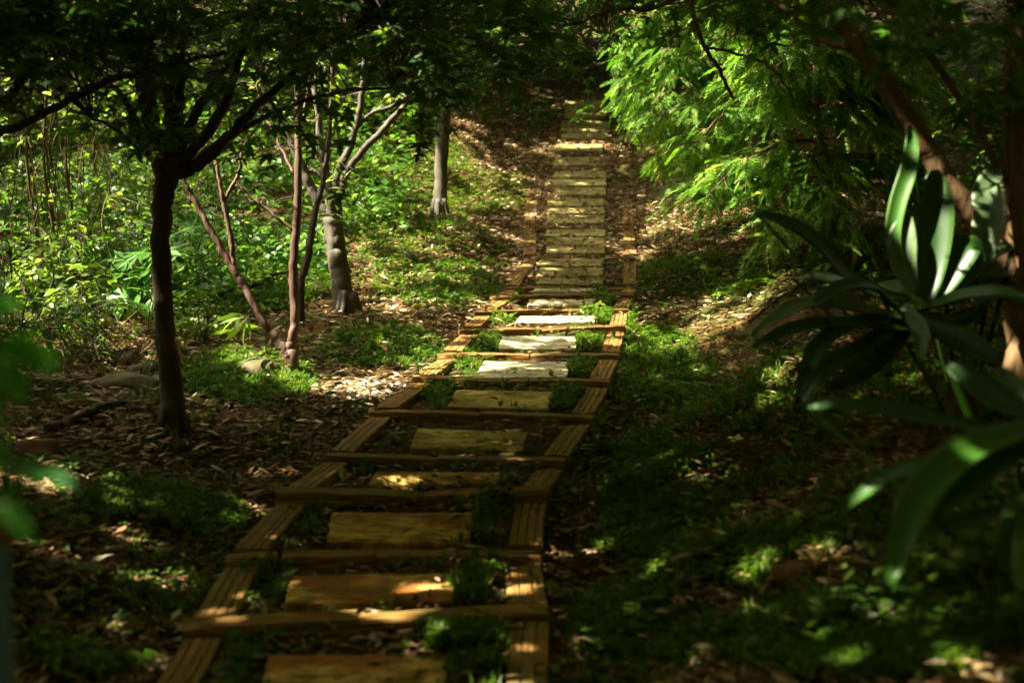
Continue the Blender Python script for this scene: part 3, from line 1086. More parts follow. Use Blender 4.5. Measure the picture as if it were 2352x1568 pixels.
def tree(key, name, base_px, z, r, label, trunk_specs, bark, branch_specs=(), group=None, sides=10):
    """Thing with a trunk child and branch children; returns its Empty, branch anchor points."""
    rng = np.random.default_rng(abs(hash(key)) % 1000 if False else sum(map(ord, key)))
    base = P(base_px[0], base_px[1], z)
    g = np.array([base[0], base[1], float(H(base[0], base[1]))])
    t = thing(name, g, label, 'tree', group)
    tr = Acc()
    anchors = []
    for k, s in enumerate(trunk_specs):
        s = list(s)
        if k == 0:
            rooted(s, s[0][2] * z / FD, tr, rng, g)
            gx_, gy_, _ = proj(g)
            s = [(float(gx_), float(gy_) + 4, s[0][2] * 1.05)] + [q for q in s if q[1] < float(gy_) - 8]
        anchors.append(limb(tr, s, z, rng, sides))
    obj('trunk', tr, bark, t, g, True)
    for s in branch_specs:
        a = Acc()
        anchors.append(limb(a, s, z, rng, 7))
        obj('branch', a, bark, t, g, True)
    TREES[key] = (t, g, np.concatenate(anchors))
    return t, g, np.concatenate(anchors)


def add_crown(key, acc, twigs, mat, twig_mat):
    t, g, _ = TREES[key]
    if twigs is not None and twigs.n:
        obj('twigs', twigs, twig_mat, t, g)
    if acc.n:
        obj('crown', acc, mat, t, g)


tree('maple', 'maple_tree', (398, 1000), 7.3, 27, 'dark maple with one straight trunk splitting into a fan of limbs, between boulders and path',
     [[(398, 1000, 28), (395, 900, 27), (380, 770, 23), (371, 600, 22), (372, 470, 23), (383, 392, 29), (384, 352, 27)]], M_BARK_DARK,
     [[(366, 400, 14), (352, 320, 15), (334, 250, 13), (312, 140, 11, .1), (288, 20, 9, .2), (270, -90, 7, .3)],
      [(375, 385, 15), (352, 280, 14), (343, 170, 12, -.1), (340, 60, 10, -.2), (352, -90, 8, -.3)],
      [(386, 380, 16), (388, 270, 14), (391, 150, 12, .2), (398, 20, 10, .3), (410, -90, 8, .4)],
      [(398, 375, 15), (410, 270, 13), (414, 150, 11, -.2), (425, 20, 9, -.3), (440, -90, 8, -.4)],
      [(402, 375, 14), (440, 280, 12), (490, 195, 10), (540, 110, 9, .1), (590, 0, 7, .2), (620, -80, 6, .2)],
      [(408, 380, 14), (480, 300, 13), (530, 200, 11, -.2), (565, 90, 9, -.3), (630, -50, 7, -.4)],
      [(405, 400, 16), (460, 375, 15), (530, 310, 12, -.1), (600, 235, 10, -.2), (690, 150, 8, -.3), (780, 85, 6, -.4), (880, 30, 5, -.5)],
      [(366, 380, 9), (325, 330, 8), (290, 235, 7), (230, 170, 5, .2), (150, 110, 4, .3)],
      [(362, 370, 6), (320, 345, 5), (270, 300, 4, -.2), (210, 270, 3, -.3)],
      [(420, 392, 9), (500, 330, 8, .3), (640, 255, 6, .5), (760, 215, 5, .6), (900, 200, 3, .7)]])
tree('crape', 'crape_myrtle', (672, 845), 8.9, 14, 'slender pink-barked tree forking low into an upright and a leaning stem',
     [[(672, 845, 15), (664, 815, 15), (668, 790, 12), (678, 740, 11), (674, 640, 10.5), (677, 560, 10), (684, 440, 9), (685, 300, 8), (683, 150, 7), (690, 0, 6), (700, -80, 5)]],
     M_BARK_PINK,
     [[(660, 812, 12), (640, 785, 11), (608, 745, 9.5), (570, 672, 9), (536, 618, 9), (502, 558, 7.5), (462, 490, 6.5), (428, 425, 6), (408, 385, 5)],
      [(536, 618, 7), (529, 540, 6), (513, 462, 5.5), (500, 390, 4.5), (490, 350, 4)],
      [(513, 462, 5), (532, 430, 4.5), (548, 395, 4), (556, 340, 3)],
      [(672, 528, 4.5), (625, 490, 4), (580, 455, 3.5), (540, 415, 3)],
      [(676, 400, 4, .1), (640, 330, 4, .2), (605, 255, 3, .3), (590, 190, 3, .3)],
      [(682, 330, 4), (700, 250, 4, .1), (720, 130, 3, .2), (735, 20, 3, .3)]])
tree('stub', 'slender_tree', (690, 668), 10.4, 8, 'thin dark trunk leaning right, just behind the upright pink stem',
     [[(690, 668, 9), (704, 600, 9), (716, 540, 8), (726, 480, 7), (748, 380, 6), (760, 260, 5), (765, 120, 4)]], M_BARK_DARK)
tree('fork', 'forked_tree', (798, 710), 10.8, 25, 'stout grey tree with pruned white-edged limbs and small pale leaves at its fork',
     [[(798, 710, 25), (784, 650, 23), (774, 590, 23), (767, 535, 23), (765, 490, 21), (768, 455, 19)]], M_BARK_GREY,
     [[(755, 500, 13), (728, 455, 12), (702, 405, 11), (680, 350, 10), (650, 290, 8), (620, 240, 7), (600, 180, 6)],
      [(762, 470, 13), (748, 400, 11), (738, 345, 10), (732, 290, 8), (722, 200, 6)],
      [(770, 465, 12), (776, 400, 11), (800, 345, 9), (820, 280, 8), (832, 200, 7), (838, 120, 6)],
      [(780, 455, 11), (792, 400, 11), (830, 350, 9), (880, 298, 8), (932, 240, 7)],
      [(815, 300, 5), (850, 262, 5), (900, 245, 5), (950, 215, 4)],
      [(752, 420, 6), (725, 395, 5.5), (700, 395, 5)]])
tree('mid', 'straight_tree', (1010, 500), 14.9, 17, 'pale grey straight trunk on the leaf-strewn slope left of the upper path',
     [[(1009, 505, 18), (1012, 440, 16), (1014, 380, 15.5), (1018, 300, 15.5), (1021, 230, 16), (1018, 130, 14), (1008, 0, 12), (1002, -90, 10)]], M_BARK_GREY,
     [[(1008, 262, 8), (995, 230, 8), (970, 180, 7, .2), (930, 110, 6, .4), (890, 20, 5, .5)], [(1024, 220, 8), (1060, 150, 7), (1120, 80, 6), (1190, 20, 5)],
      [(1020, 190, 7), (1080, 150, 6, -.4), (1180, 110, 5, -.8), (1300, 90, 4, -1.2), (1400, 100, 3, -1.4)], [(1016, 160, 7), (990, 80, 6, -.4), (960, 0, 5, -.8)]])
tree('far', 'young_tree', (1090, 285), 19.6, 6, 'small thin trunk far up the slope beside the top of the path',
     [[(1090, 285, 6.5), (1089, 250, 6), (1085, 200, 5.5), (1078, 120, 5), (1075, 20, 4), (1075, -60, 3)]], M_BARK_GREY)
tree('conifer', 'conifer_tree', (1910, 600), 10.9, 16, 'feathery conifer with a reddish trunk behind the agave',
     [[(1910, 600, 17), (1900, 540, 15), (1891, 450, 13), (1880, 300, 11), (1872, 100, 8), (1868, -120, 5)]], M_BARK_RED, group='feathery conifers right of the path')
tree('conifer_b', 'conifer_tree', (1597, 430), 15.2, 11, 'sunlit feathery conifer with a thin dark trunk beside the upper path',
     [[(1597, 430, 11), (1585, 385, 10), (1566, 335, 9), (1553, 220, 8), (1556, 60, 7), (1560, -120, 4)]], M_BARK_DARK, group='feathery conifers right of the path')
tree('lean', 'leaning_tree', (2345, 870), 5.2, 34, 'dark leaning trunk rising diagonally over the agave to the upper right',
     [[(2350, 880, 36), (2345, 760, 35), (2318, 640, 34), (2270, 545, 29), (2190, 440, 27), (2118, 325, 25), (2050, 220, 24), (1965, 95, 23), (1892, -10, 22), (1840, -100, 20)]],
     M_BARK_LEAN,
     [[(2340, 700, 30), (2338, 500, 27), (2334, 300, 25), (2330, 120, 24), (2334, -80, 22)],
      [(2350, 470, 11), (2310, 410, 10), (2270, 340, 9.5), (2215, 250, 9, .1), (2160, 160, 8.5, .15), (2110, 100, 8, .2), (2060, 40, 7, .3)],
      [(1975, 112, 10), (1930, 108, 8), (1872, 82, 7, .1), (1820, 35, 6, .2), (1765, -5, 5, .3)],
      [(1970, 90, 7), (1990, 55, 6, -.1), (2020, 25, 5, -.2), (2040, -20, 4, -.2)],
      [(1840, -100, 12), (1760, -130, 10, .8), (1660, -110, 8, 1.6), (1592, -20, 7, 2.0), (1600, 60, 6, 2.0), (1615, 100, 5.5, 2.0), (1648, 155, 5, 2.0), (1684, 228, 4, 2.0)],
      [(1622, 108, 4, 2.0), (1690, 122, 3.5, 2.1), (1762, 150, 3, 2.1), (1800, 190, 2.5, 2.2), (1830, 250, 2, 2.2)],
      [(1590, -20, 5, 2.0), (1500, 20, 5, 1.6), (1420, 22, 4.5, 1.5), (1350, 45, 4, 1.4), (1280, 60, 4, 1.3), (1245, 25, 4, 1.2)]])
# a maple whose trunk stands left of the frame and whose limbs reach in
tree('side', 'maple_tree', (-420, 1150), 6.4, 40, 'maple outside the left edge whose long dark limb crosses the upper left corner',
     [[(-420, 1150, 42), (-400, 900, 38), (-380, 700, 36), (-340, 540, 34), (-300, 440, 30)]], M_BARK_DARK,
     [[(-320, 480, 20), (-150, 370, 14), (0, 307, 11), (100, 262, 10), (200, 208, 9), (300, 170, 8), (390, 150, 7), (520, 120, 5)],
      [(-320, 470, 20), (-180, 360, 15), (-60, 275, 13), (10, 230, 12), (60, 165, 11), (105, 70, 10), (150, -40, 9)],
      [(-310, 450, 18), (-250, 250, 15), (-150, 60, 12), (-80, -100, 9)]])

# ------------------------------------------------------------------ crowns in view
rng = np.random.default_rng(21)


def top_dens(x, y):
    edge = 120 + 50 * np.sin(x / 140.0) * .5 + 70 * np.exp(-((x - 980) / 160) ** 2) + 30 * np.sin(x / 47.0) - 40 * sstep(1150, 1350, x)
    return np.clip(1.05 - sstep(edge - 90, edge + 40, y), 0, 1)


def low_dens(x, y):
    return np.clip(1.0 - sstep(180, 420, y), .05, 1) * (.35 + .65 * (vnoise(x, y, 60, 9) > .45))


acc, tw = Acc(), Acc()
t, g, an = TREES['maple']
c1 = px_cloud(rng, 430, (-60, -130, 1250, 300), 5.4, 8.6, top_dens)
c2 = px_cloud(rng, 45, (150, 150, 760, 420), 6.4, 8.4, low_dens)
sprays(acc, tw, rng, np.concatenate([c1, c2]), an, 11, .34, MAPLE, .085, .75, .003)
add_crown('maple', acc, tw, M_MAPLE, M_BARK_DARK)

acc, tw = Acc(), Acc()
t, g, an = TREES['side']
c1 = px_cloud(rng, 110, (-200, -130, 420, 330), 4.8, 7.2, lambda x, y: top_dens(x, y) * (1 - sstep(150, 420, x)) + .10 * (y < 330))
sprays(acc, tw, rng, c1, an, 11, .34, MAPLE, .085, .75, .003)
add_crown('side', acc, tw, M_MAPLE, M_BARK_DARK)


def mid_dens(x, y):
    edge = 210 + 40 * np.sin(x / 50.0) - 75 * sstep(1050, 1200, x)
    return np.clip(1 - sstep(edge - 110, edge + 40, y), 0, 1) * (1 - .8 * sstep(1170, 1240, x) * sstep(90, 150, y))


acc, tw = Acc(), Acc()
t, g, an = TREES['mid']
c1 = px_cloud(rng, 420, (760, -130, 1470, 270), 11.5, 16.5, mid_dens)
c2 = px_cloud(rng, 12, (1060, 150, 1400, 270), 12.5, 15.0)
sprays(acc, tw, rng, np.concatenate([c1, c2]), an, 11, .40, MAPLE, .105, .72, .004)
add_crown('mid', acc, tw, M_MAPLE, M_BARK_GREY)

acc, tw = Acc(), Acc()
t, g, an = TREES['fork']
c1 = px_cloud(rng, 150, (560, 60, 960, 330), 9.9, 12.0, lambda x, y: 1 - .8 * sstep(200, 330, y))
sprays(acc, tw, rng, c1, an, 9, .3, OVATE, .085, .6, .003)
c2 = P(rng.normal(785, 26, 26), rng.normal(440, 45, 26), rng.uniform(10.5, 11.0, 26))
sprays(acc, tw, rng, c2, an, 4, .14, LANCE, .13, .2, .002)
add_crown('fork', acc, tw, M_BUSH, M_BARK_GREY)

acc, tw = Acc(), Acc()
t, g, an = TREES['crape']
c1 = px_cloud(rng, 90, (420, -60, 800, 420), 8.2, 9.6, lambda x, y: 1 - .75 * sstep(150, 420, y))
sprays(acc, tw, rng, c1, an, 9, .3, OVATE, .07, .55, .0025)
c2 = P(rng.uniform(545, 600, 4), rng.uniform(700, 740, 4), 8.85)
sprays(acc, tw, rng, c2, an, 3, .10, LANCE, .16, .1, .002, keep=False)
add_crown('crape', acc, tw, M_BUSH, M_BARK_PINK)

acc, tw = Acc(), Acc()
t, g, an = TREES['stub']
sprays(acc, tw, rng, px_cloud(rng, 30, (680, 60, 860, 330), 10, 11), an, 9, .3, OVATE, .085, .6, .003)
add_crown('stub', acc, None, M_BUSH, M_BARK_DARK)
acc, tw = Acc(), Acc()
t, g, an = TREES['far']
sprays(acc, tw, rng, px_cloud(rng, 110, (960, -80, 1240, 150), 18.5, 21), an, 11, .4, MAPLE, .11, .7, .004)
add_crown('far', acc, tw, M_MAPLE, M_BARK_GREY)
acc, tw = Acc(), Acc()
t, g, an = TREES['lean']
c1 = np.concatenate([P(rng.normal(2130, 80, 8), rng.normal(70, 45, 8), rng.uniform(3.2, 4.2, 8)), px_cloud(rng, 45, (1750, -130, 2420, 130), 4.2, 6.5, lambda x, y: 1 - sstep(-20, 110, y)),
                     px_cloud(rng, 14, (2190, 190, 2360, 420), 5.0, 6.0), px_cloud(rng, 40, (1380, -120, 1800, 60), 6, 8, lambda x, y: 1 - sstep(-20, 80, y))])
sprays(acc, tw, rng, c1, an, 9, .32, MAPLE, .09, .75, .003)
add_crown('lean', acc, tw, M_MAPLE, M_BARK_LEAN)


# conifers: drooping boughs hung with feathery sprays
def conifer(key, seed, levels, reach, size, lean_fn=None):
    rng = np.random.default_rng(seed)
    t, g, an = TREES[key]
    tw = Acc()
    lists = [[], [], []]
    for hgt, n in levels:
        k = int(np.argmin(abs(an[:, 2] - (g[2] + hgt))))
        o = an[k]
        for _ in range(n):
            az = rng.uniform(0, 2 * math.pi)
            R = reach(hgt) * rng.uniform(.6, 1.15) * (lean_fn(az) if lean_fn else 1)
            up = rng.uniform(.05, .35)
            d = np.array([math.cos(az), math.sin(az), 0])
            tt = np.linspace(0, 1, 9)
            pts = o + d * (R * tt[:, None]) + np.array([0, 0, 1.0]) * (R * (up * tt - .55 * tt ** 2)[:, None]) + np.cumsum(rng.normal(0, .012, (9, 3)), 0)
            if shades(pts, rng, .05, False, .85).mean() < .6:
                continue
            tw.tube(pts, np.linspace(.011, .002, 9), 4, False)
            side = np.array([-d[1], d[0], 0])
            ns = int(10 * R / .9) + 4
            for q_ in range(ns):
                u = rng.uniform(.15, 1.0)
                b = pts[min(8, int(u * 8))] + (pts[min(8, int(u * 8) + 1)] - pts[min(8, int(u * 8))]) * ((u * 8) % 1)
                sgn = 1 if q_ % 2 else -1
                L = rng.uniform(.16, .42) * (1.15 - u * .6) * (R / .9) ** .5
                sd = unit(d * .75 + side * sgn * .75 + rng.normal(0, .22, 3) + [0, 0, -.15])
                t2 = np.linspace(0, 1, 4)
                sp = b + sd * (L * t2[:, None]) - np.array([0, 0, 1.0]) * (L * .35 * t2[:, None] ** 2)
                if not shades(sp[2:3], rng, .05, False, .85)[0]:
                    continue
                tw.tube(sp, np.linspace(.004, .0015, 4), 3, False)
                s2 = unit(np.cross(sd, [0, 0, 1.0]))
                m = max(2, int(L / .05))
                for w in range(m + 1):
                    v_ = (w + .5) / (m + 1)
                    p = b + sd * (L * v_) - np.array([0, 0, 1.0]) * (L * .35 * v_ ** 2)
                    dd = sd * .8 + s2 * (.7 if w % 2 else -.7) + rng.normal(0, .2, 3) + [0, 0, -.35]
                    if w == m:
                        dd = sd + [0, 0, -.4]
                    lists[int(rng.integers(3))].append((p, unit(dd), np.array([0, 0, 1.0]) + rng.normal(0, .35, 3)))
    acc = Acc()
    for k in range(3):
        p = np.array([e[0] for e in lists[k]])
        d = np.array([e[1] for e in lists[k]])
        nn = np.array([e[2] for e in lists[k]])
        ok = shades(p, rng, .05, False, .85) & (p[:, 2] > H(p[:, 0], p[:, 1]) + .12)
        p, d, nn = p[ok], d[ok], nn[ok]
        acc.inst(SPRAYS[k], p, d, nn, size * rng.uniform(.7, 1.3, len(p)), np.clip(rng.normal(.45, .22, len(p)), 0, 1))
    add_crown(key, acc, tw, M_CONIFER, M_BARK_RED)


conifer('conifer', 5, [(.30, 2), (.45, 5), (.6, 7), (.75, 8), (.9, 8), (1.1, 8), (1.3, 8), (1.5, 8), (1.75, 8), (2.0, 7), (2.3, 7), (2.6, 6), (2.9, 5)],
        lambda h: 1.15 if h > .7 else .7, .18, lambda a: 1.0 + .12 * math.cos(a - math.pi))
conifer('conifer_b', 8, [(.55, 3), (.75, 5), (.95, 7), (1.2, 8), (1.45, 8), (1.7, 8), (2.0, 8), (2.3, 7), (2.7, 6), (3.1, 5)],
        lambda h: .82 if h > 1.15 else .55, .20, lambda a: 1.0 + .28 * math.cos(a))

# ------------------------------------------------------------------ unseen leaf layer added above the frame to shade the glade, parented to nearest trees
rng = np.random.default_rng(77)
NC = 210000
x = rng.uniform(-20, 13, NC)
y = rng.uniform(-14, 36, NC)
base = np.maximum(2.9, .17 * y + 1.6)
z = base + rng.uniform(0, 1, NC) ** 1.2 * 2.8
clump = vnoise(x, y, 1.1, 31)
keep = rng.random(NC) < .65 + .45 * clump
cp = np.stack([x, y, z], -1)[keep]
cp = cp[shades(cp, rng, .30)]  # holes cut along the sun rays to shape the sun patches
names = list(TREES)
own = {'maple': (-2.2, 6.5), 'mid': (-1, 15), 'fork': (-3.5, 11), 'lean': (2.5, 5), 'side': (-7, 4), 'conifer': (4.5, 12), 'crape': (-4.5, 8.5), 'far': (0, 22), 'conifer_b': (4, 18)}
ks = list(own)
dist = np.stack([np.hypot(cp[:, 0] - own[k][0], cp[:, 1] - own[k][1]) for k in ks], -1)
who = dist.argmin(1)
for i, k in enumerate(ks):
    p = cp[who == i]
    if len(p) == 0:
        continue
    a = Acc()
    n = len(p)
    az = rng.uniform(0, 6.28, n)
    d = np.stack([np.cos(az), np.sin(az), rng.uniform(-.5, .2, n)], -1)
    a.inst(OVATE, p, d, np.array([0, 0, 1.0]) + rng.normal(0, .45, (n, 3)), rng.uniform(.28, .46, n), rng.random(n))
    t, g, _ = TREES[k]
    obj('crown', a, M_SHADE_CANOPY, t, g)  # added shade leaves, not the tree's own crown

# ------------------------------------------------------------------ stones, logs, sticks


def stone(px, z, size, mat, label, seed, group='boulders left of the path', rot=0.0, sink=.42):
    rng = np.random.default_rng(seed)
    nu, nv = 22, 14
    u = np.linspace(0, 2 * math.pi, nu, endpoint=False)
    v_ = np.linspace(.02, math.pi - .02, nv)
    U, V = np.meshgrid(u, v_)
    d = np.stack([np.sin(V) * np.cos(U), np.sin(V) * np.sin(U), np.cos(V)], -1)
    k = 1 + 0 * U
    for _ in range(7):
        w = rng.normal(0, 1, 3)
        k += rng.uniform(.02, .08) * np.sin(d @ w * rng.uniform(1, 4) + rng.uniform(0, 6))
    for _ in range(9):                                         # broken faces
        w = unit(rng.normal(0, 1, 3))
        lim = rng.uniform(.88, 1.0)
        dd = (d * k[..., None]) @ w
        k = np.where(dd > lim, k * (lim + (dd - lim) * .25) / np.maximum(dd, 1e-6), k)
    k = k + rng.normal(0, .006, k.shape)
    p = d * k[..., None] * np.array(size)
    c, s = math.cos(rot), math.sin(rot)
    p = np.stack([p[..., 0] * c - p[..., 1] * s, p[..., 0] * s + p[..., 1] * c, p[..., 2]], -1).reshape(-1, 3)
    g = P(px[0], px[1], z)
    g = np.array([g[0], g[1], float(H(g[0], g[1])) + size[2] * (1 - 2 * sink) * .6])
    i = np.arange(nv - 1)[:, None] * nu
    j = np.arange(nu)[None]
    kk = (j + 1) % nu
    q = np.stack([i + j, i + nu + j, i + nu + kk, i + kk], -1).reshape(-1, 4)
    o = obj('boulder', (p + g, np.concatenate([q[:, [0, 1, 2]], q[:, [0, 2, 3]]]), None), mat, None, g, True)
    return tag(o, label, 'boulder', group)


def gz_of(x, y):
    p = ground_at(x, y)
    return float(p[1] * CP - p[2] * SP)


for px, size, mat, lab, rot in [
    ((283, 885), (.20, .10, .065), M_STONE, 'flat oblong boulder with a sunlit top and orange underside', .25),
    ((348, 857), (.085, .08, .085), M_STONE_MOSS, 'squat boulder touching the left side of the dark maple trunk', .0),
    ((324, 862), (.10, .07, .06), M_STONE, 'wedge boulder lying behind the flat oblong one', .6),
    ((296, 832), (.055, .05, .055), M_STONE, 'small round pale boulder at the back of the cluster', .0),
    ((222, 893), (.06, .05, .035), M_STONE, 'little stone left of the flat oblong boulder', .0),
    ((385, 880), (.12, .08, .05), M_STONE, 'low stone just right of the dark maple trunk', -.2),
    ((592, 858), (.155, .12, .085), M_STONE, 'broad boulder in the grass at the foot of the forking pink tree', .1),
    ((466, 748), (.115, .10, .075), M_STONE_MOSS, 'rounded moss-green boulder right of the dark maple trunk', 0),
    ((497, 726), (.11, .07, .04), M_STONE_MOSS, 'flat mossy boulder behind the rounded green one', 0),
    ((84, 1048), (.105, .09, .08), M_STONE_RED, 'rounded reddish brown boulder near the left edge', 0),
    ((185, 1312), (.085, .06, .028), M_STONE_MOSS, 'flat greenish stone lying in the leaf litter', .3),
    ((722, 664), (.10, .09, .07), M_STONE, 'round boulder left of the stout grey tree', 0),
    ((690, 655), (.13, .08, .05), M_STONE_MOSS, 'long low boulder at the foot of the thin dark trunk', 0),
    ((200, 1532), (.11, .08, .05), M_STONE_MOSS, 'mossy low boulder at the bottom left', .2)]:
    stone(px, gz_of(*px), size, mat, lab, int(px[0] * 7 + px[1]), rot=rot)
for px, size, mat, lab in [((1960, 605), (.075, .06, .05), M_STONE_RED, 'small brown stone beside the feathery conifer trunk'),
                           ((1822, 1335), (.075, .06, .05), M_STONE_RED, 'brown stone half sunk in the shaded right bank'),
                           ((1830, 1398), (.05, .04, .03), M_STONE, 'smaller pale stone just below the brown one on the bank'),
                           ((1800, 972), (.05, .035, .045), M_STONE_RED, 'tan stone standing at the edge of the agave shade'),
                           ((1630, 1278), (.03, .025, .02), M_STONE, 'pebble-sized grey stone in the trough beside the path')]:
    stone(px, gz_of(*px), size, mat, lab, int(px[0] + px[1]), 'stones on the right bank')


def ground_stick(name, pts, r, mat, label, cat, seed, lift=.6):
    rng = np.random.default_rng(seed)
    w = np.array([ground_at(*p) for p in pts])
    w = spline(w, 14)
    w[:, 2] = H(w[:, 0], w[:, 1]) + r * lift + rng.normal(0, r * .25, 14)
    a = Acc()
    a.tube(w, np.linspace(r, r * .55, 14), 8, wob=.12, rng=rng)
    return tag(obj(name, a, mat, None, w[0], True), label, cat)


ground_stick('fallen_log', [(110, 1000), (190, 968), (285, 935)], .034, M_BARK_DARK, 'dark fallen log lying in the litter behind the reddish boulder', 'log', 1)
ground_stick('fallen_branch', [(140, 1052), (200, 1085), (262, 1118)], .013, M_BARK_DARK, 'thin dark branch resting against the reddish boulder', 'branch', 2, 1.5)
ground_stick('fallen_branch', [(505, 700), (580, 672), (690, 632)], .022, M_BARK_DARK, 'long bare branch lying on the slope behind the pink tree', 'branch', 3, 3)
ground_stick('fallen_branch', [(1720, 742), (1790, 690), (1880, 640)], .012, M_BARK_RED, 'crooked twig along the crest of the right bank', 'branch', 4)

# ------------------------------------------------------------------ loose leaves, grass and herbs on the ground


def in_quad(x, y, q):
    q = np.asarray(q, float)
    s = None
    ok = np.ones(x.shape, bool)
    area = sum(q[i][0] * q[(i + 1) % 4][1] - q[(i + 1) % 4][0] * q[i][1] for i in range(4))
    for i in range(4):
        a, b = q[i], q[(i + 1) % 4]
        cr = (b[0] - a[0]) * (y - a[1]) - (b[1] - a[1]) * (x - a[0])
        ok &= (cr * np.sign(area)) >= 0
    return ok


def on_slab(x, y):
    m = np.zeros(x.shape, bool)
    for qd in SLAB_PX:
        m |= in_quad(x, y, qd)
    return m


def on_timber(px, py):
    m = np.zeros(px.shape, bool)
    for i in range(1, len(beam_pts)):
        a, b = beam_pts[i]
        back = unit(np.cross([0, 0, 1.0], unit(b - a))) * .135
        m |= in_quad(px, py, [a[:2], b[:2], (b + back)[:2], (a + back)[:2]])
    for i in range(len(beam_pts) - 1):
        (a, b), (c, d) = beam_pts[i], beam_pts[i + 1]
        ax = unit(b - a) * .145
        m |= in_quad(px, py, [a[:2], (a + ax)[:2], (c + ax)[:2], c[:2]])
        m |= in_quad(px, py, [b[:2], (b - ax)[:2], (d - ax)[:2], d[:2]])
    return m


# green share of the ground, by place: photo centre, half-axes, amount
GREEN = [(1700, 1280, 420, 300, .50), (1660, 880, 300, 130, .58), (2150, 1200, 350, 250, .40), (950, 420, 170, 170, .75), (1000, 600, 200, 60, .6), (300, 1000, 260, 200, .2), (350, 1300, 300, 200, .22), (1500, 1150, 130, 180, .9), (1520, 850, 120, 110, .9), (1680, 900, 180, 80, .55), (1620, 640, 190, 60, 1.0), (1480, 1450, 200, 110, .7), (1750, 1300, 260, 150, .55), (2000, 1480, 400, 120, .9),
         (1900, 1000, 220, 130, .45), (1350, 1000, 60, 120, .5), (850, 420, 110, 130, 1.0), (1130, 450, 120, 60, .7), (980, 560, 190, 60, .55), (1000, 660, 170, 60, .75), (880, 800, 170, 60, .8), (560, 870, 190, 70, .9),
         (660, 925, 90, 40, .4), (330, 1160, 180, 60, .6), (480, 1200, 120, 50, .7), (200, 1120, 100, 50, .3), (560, 1300, 90, 60, .4), (250, 1500, 260, 70, .4), (1150, 620, 120, 60, .3), (1990, 660, 140, 40, .8),
         (620, 620, 200, 110, 1.0), (470, 700, 160, 90, .8), (1250, 900, 20, 20, 0), (150, 1300, 120, 60, .25), (850, 900, 60, 60, .3), (2150, 900, 260, 90, .5), (1440, 740, 30, 50, .8), (1700, 1090, 120, 40, .3)]
TREADS = [(1330, 855, 90, 30, 1), (1360, 790, 70, 22, 1), (1110, 790, 60, 25, 1), (1090, 830, 90, 26, .9), (1020, 910, 60, 40, .9), (1320, 930, 80, 45, .8), (1290, 1010, 70, 60, .5), (1160, 690, 50, 16, .9), (1380, 690, 40, 18, .9),
          (1370, 730, 60, 18, .9), (1150, 735, 50, 18, .8), (720, 1190, 50, 40, .35), (640, 1350, 40, 50, .55), (1110, 1210, 40, 50, .5), (1080, 1480, 110, 40, .9), (560, 1470, 90, 40, .4), (1090, 1350, 60, 50, .4), (560, 1540, 40, 40, .5), (900, 1460, 300, 20, .35), (1120, 1545, 50, 30, .7)]


def green_at(px, py, x, y):
    g = np.full(px.shape, .24)
    for cx, cy, rx, ry, s in GREEN + TREADS:
        d = ((px - cx) / rx) ** 2 + ((py - cy) / ry) ** 2
        g = np.maximum(g, s * (1 - sstep(.45, 1.2, d)))
    g = g * (1 - .85 * np.exp(-(((px - 1600) / 190) ** 2 + ((py - 480) / 85) ** 2)))
    for cx, cy, rx, ry in ((1370, 1330, 90, 34), (1600, 1112, 100, 28), (1900, 1330, 130, 60), (1640, 1400, 110, 40), (2080, 1060, 160, 60), (1780, 1180, 90, 40), (2010, 1440, 90, 40)):
        g = g * (1 - .8 * np.exp(-(((px - cx) / rx) ** 2 + ((py - cy) / ry) ** 2)))
    return g


def scatter(n, rng, ylo=1.6, yhi=27, power=1.15):
    u = rng.random(n)
    a = 1 - power
    y = (ylo ** a + u * (yhi ** a - ylo ** a)) ** (1 / a)
    x = rng.uniform(-1, 1, n) * (.43 * y + .5)
    return x, y


rng = np.random.default_rng(5)
trunk_xy = np.array([TREES[k][1][:2] for k in TREES])


def litter(n, tmpl, size, rng, rlo, rhi, mat, name, label, keepfn, lift=.004, wsc=1.0):
    x, y = scatter(n, rng)
    z = H(x, y)
    px, py, _ = proj(np.stack([x, y, z], -1))
    k = keepfn(px, py, x, y)
    x, y, z = x[k], y[k], z[k]
    px, py = px[k], py[k]
    sl = on_slab(px, py)
    n = len(x)
    az = rng.uniform(0, 6.28, n)
    d = np.stack([np.cos(az), np.sin(az), rng.normal(0, .18, n)], -1)
    nn = np.array([0, 0, 1.0]) + rng.normal(0, .32, (n, 3))
    a = Acc()
    a.inst(tmpl, np.stack([x, y, z + lift + rng.random(n) * .018 + sl * .012], -1), d, nn, size * rng.uniform(.55, 1.25, n), rlo + (rhi - rlo) * rng.random(n) ** 1.2, wsc)
    return tag(obj(name, a, mat), label, kind='stuff')


def lit_keep(px, py, x, y):
    k = rng.random(px.shape)
    dens = .9 - .45 * green_at(px, py, x, y)
    dens = dens * (.45 + .8 * vnoise(x, y, .35, 61))
    steps_low = (on_path(x, y) < .62) & (py > 660)
    dens = np.where(steps_low, dens * .55, dens)
    sl = on_slab(px, py)
    dens = np.where(sl & (py > 660), .035, dens)
    dens = np.where(sl & (py <= 660), .8, dens)
    dens = np.where(on_timber(x, y) & (py > 640), .035, dens)
    dens = np.where(on_timber(x, y) & (py <= 640), .85, dens)
    return k < dens


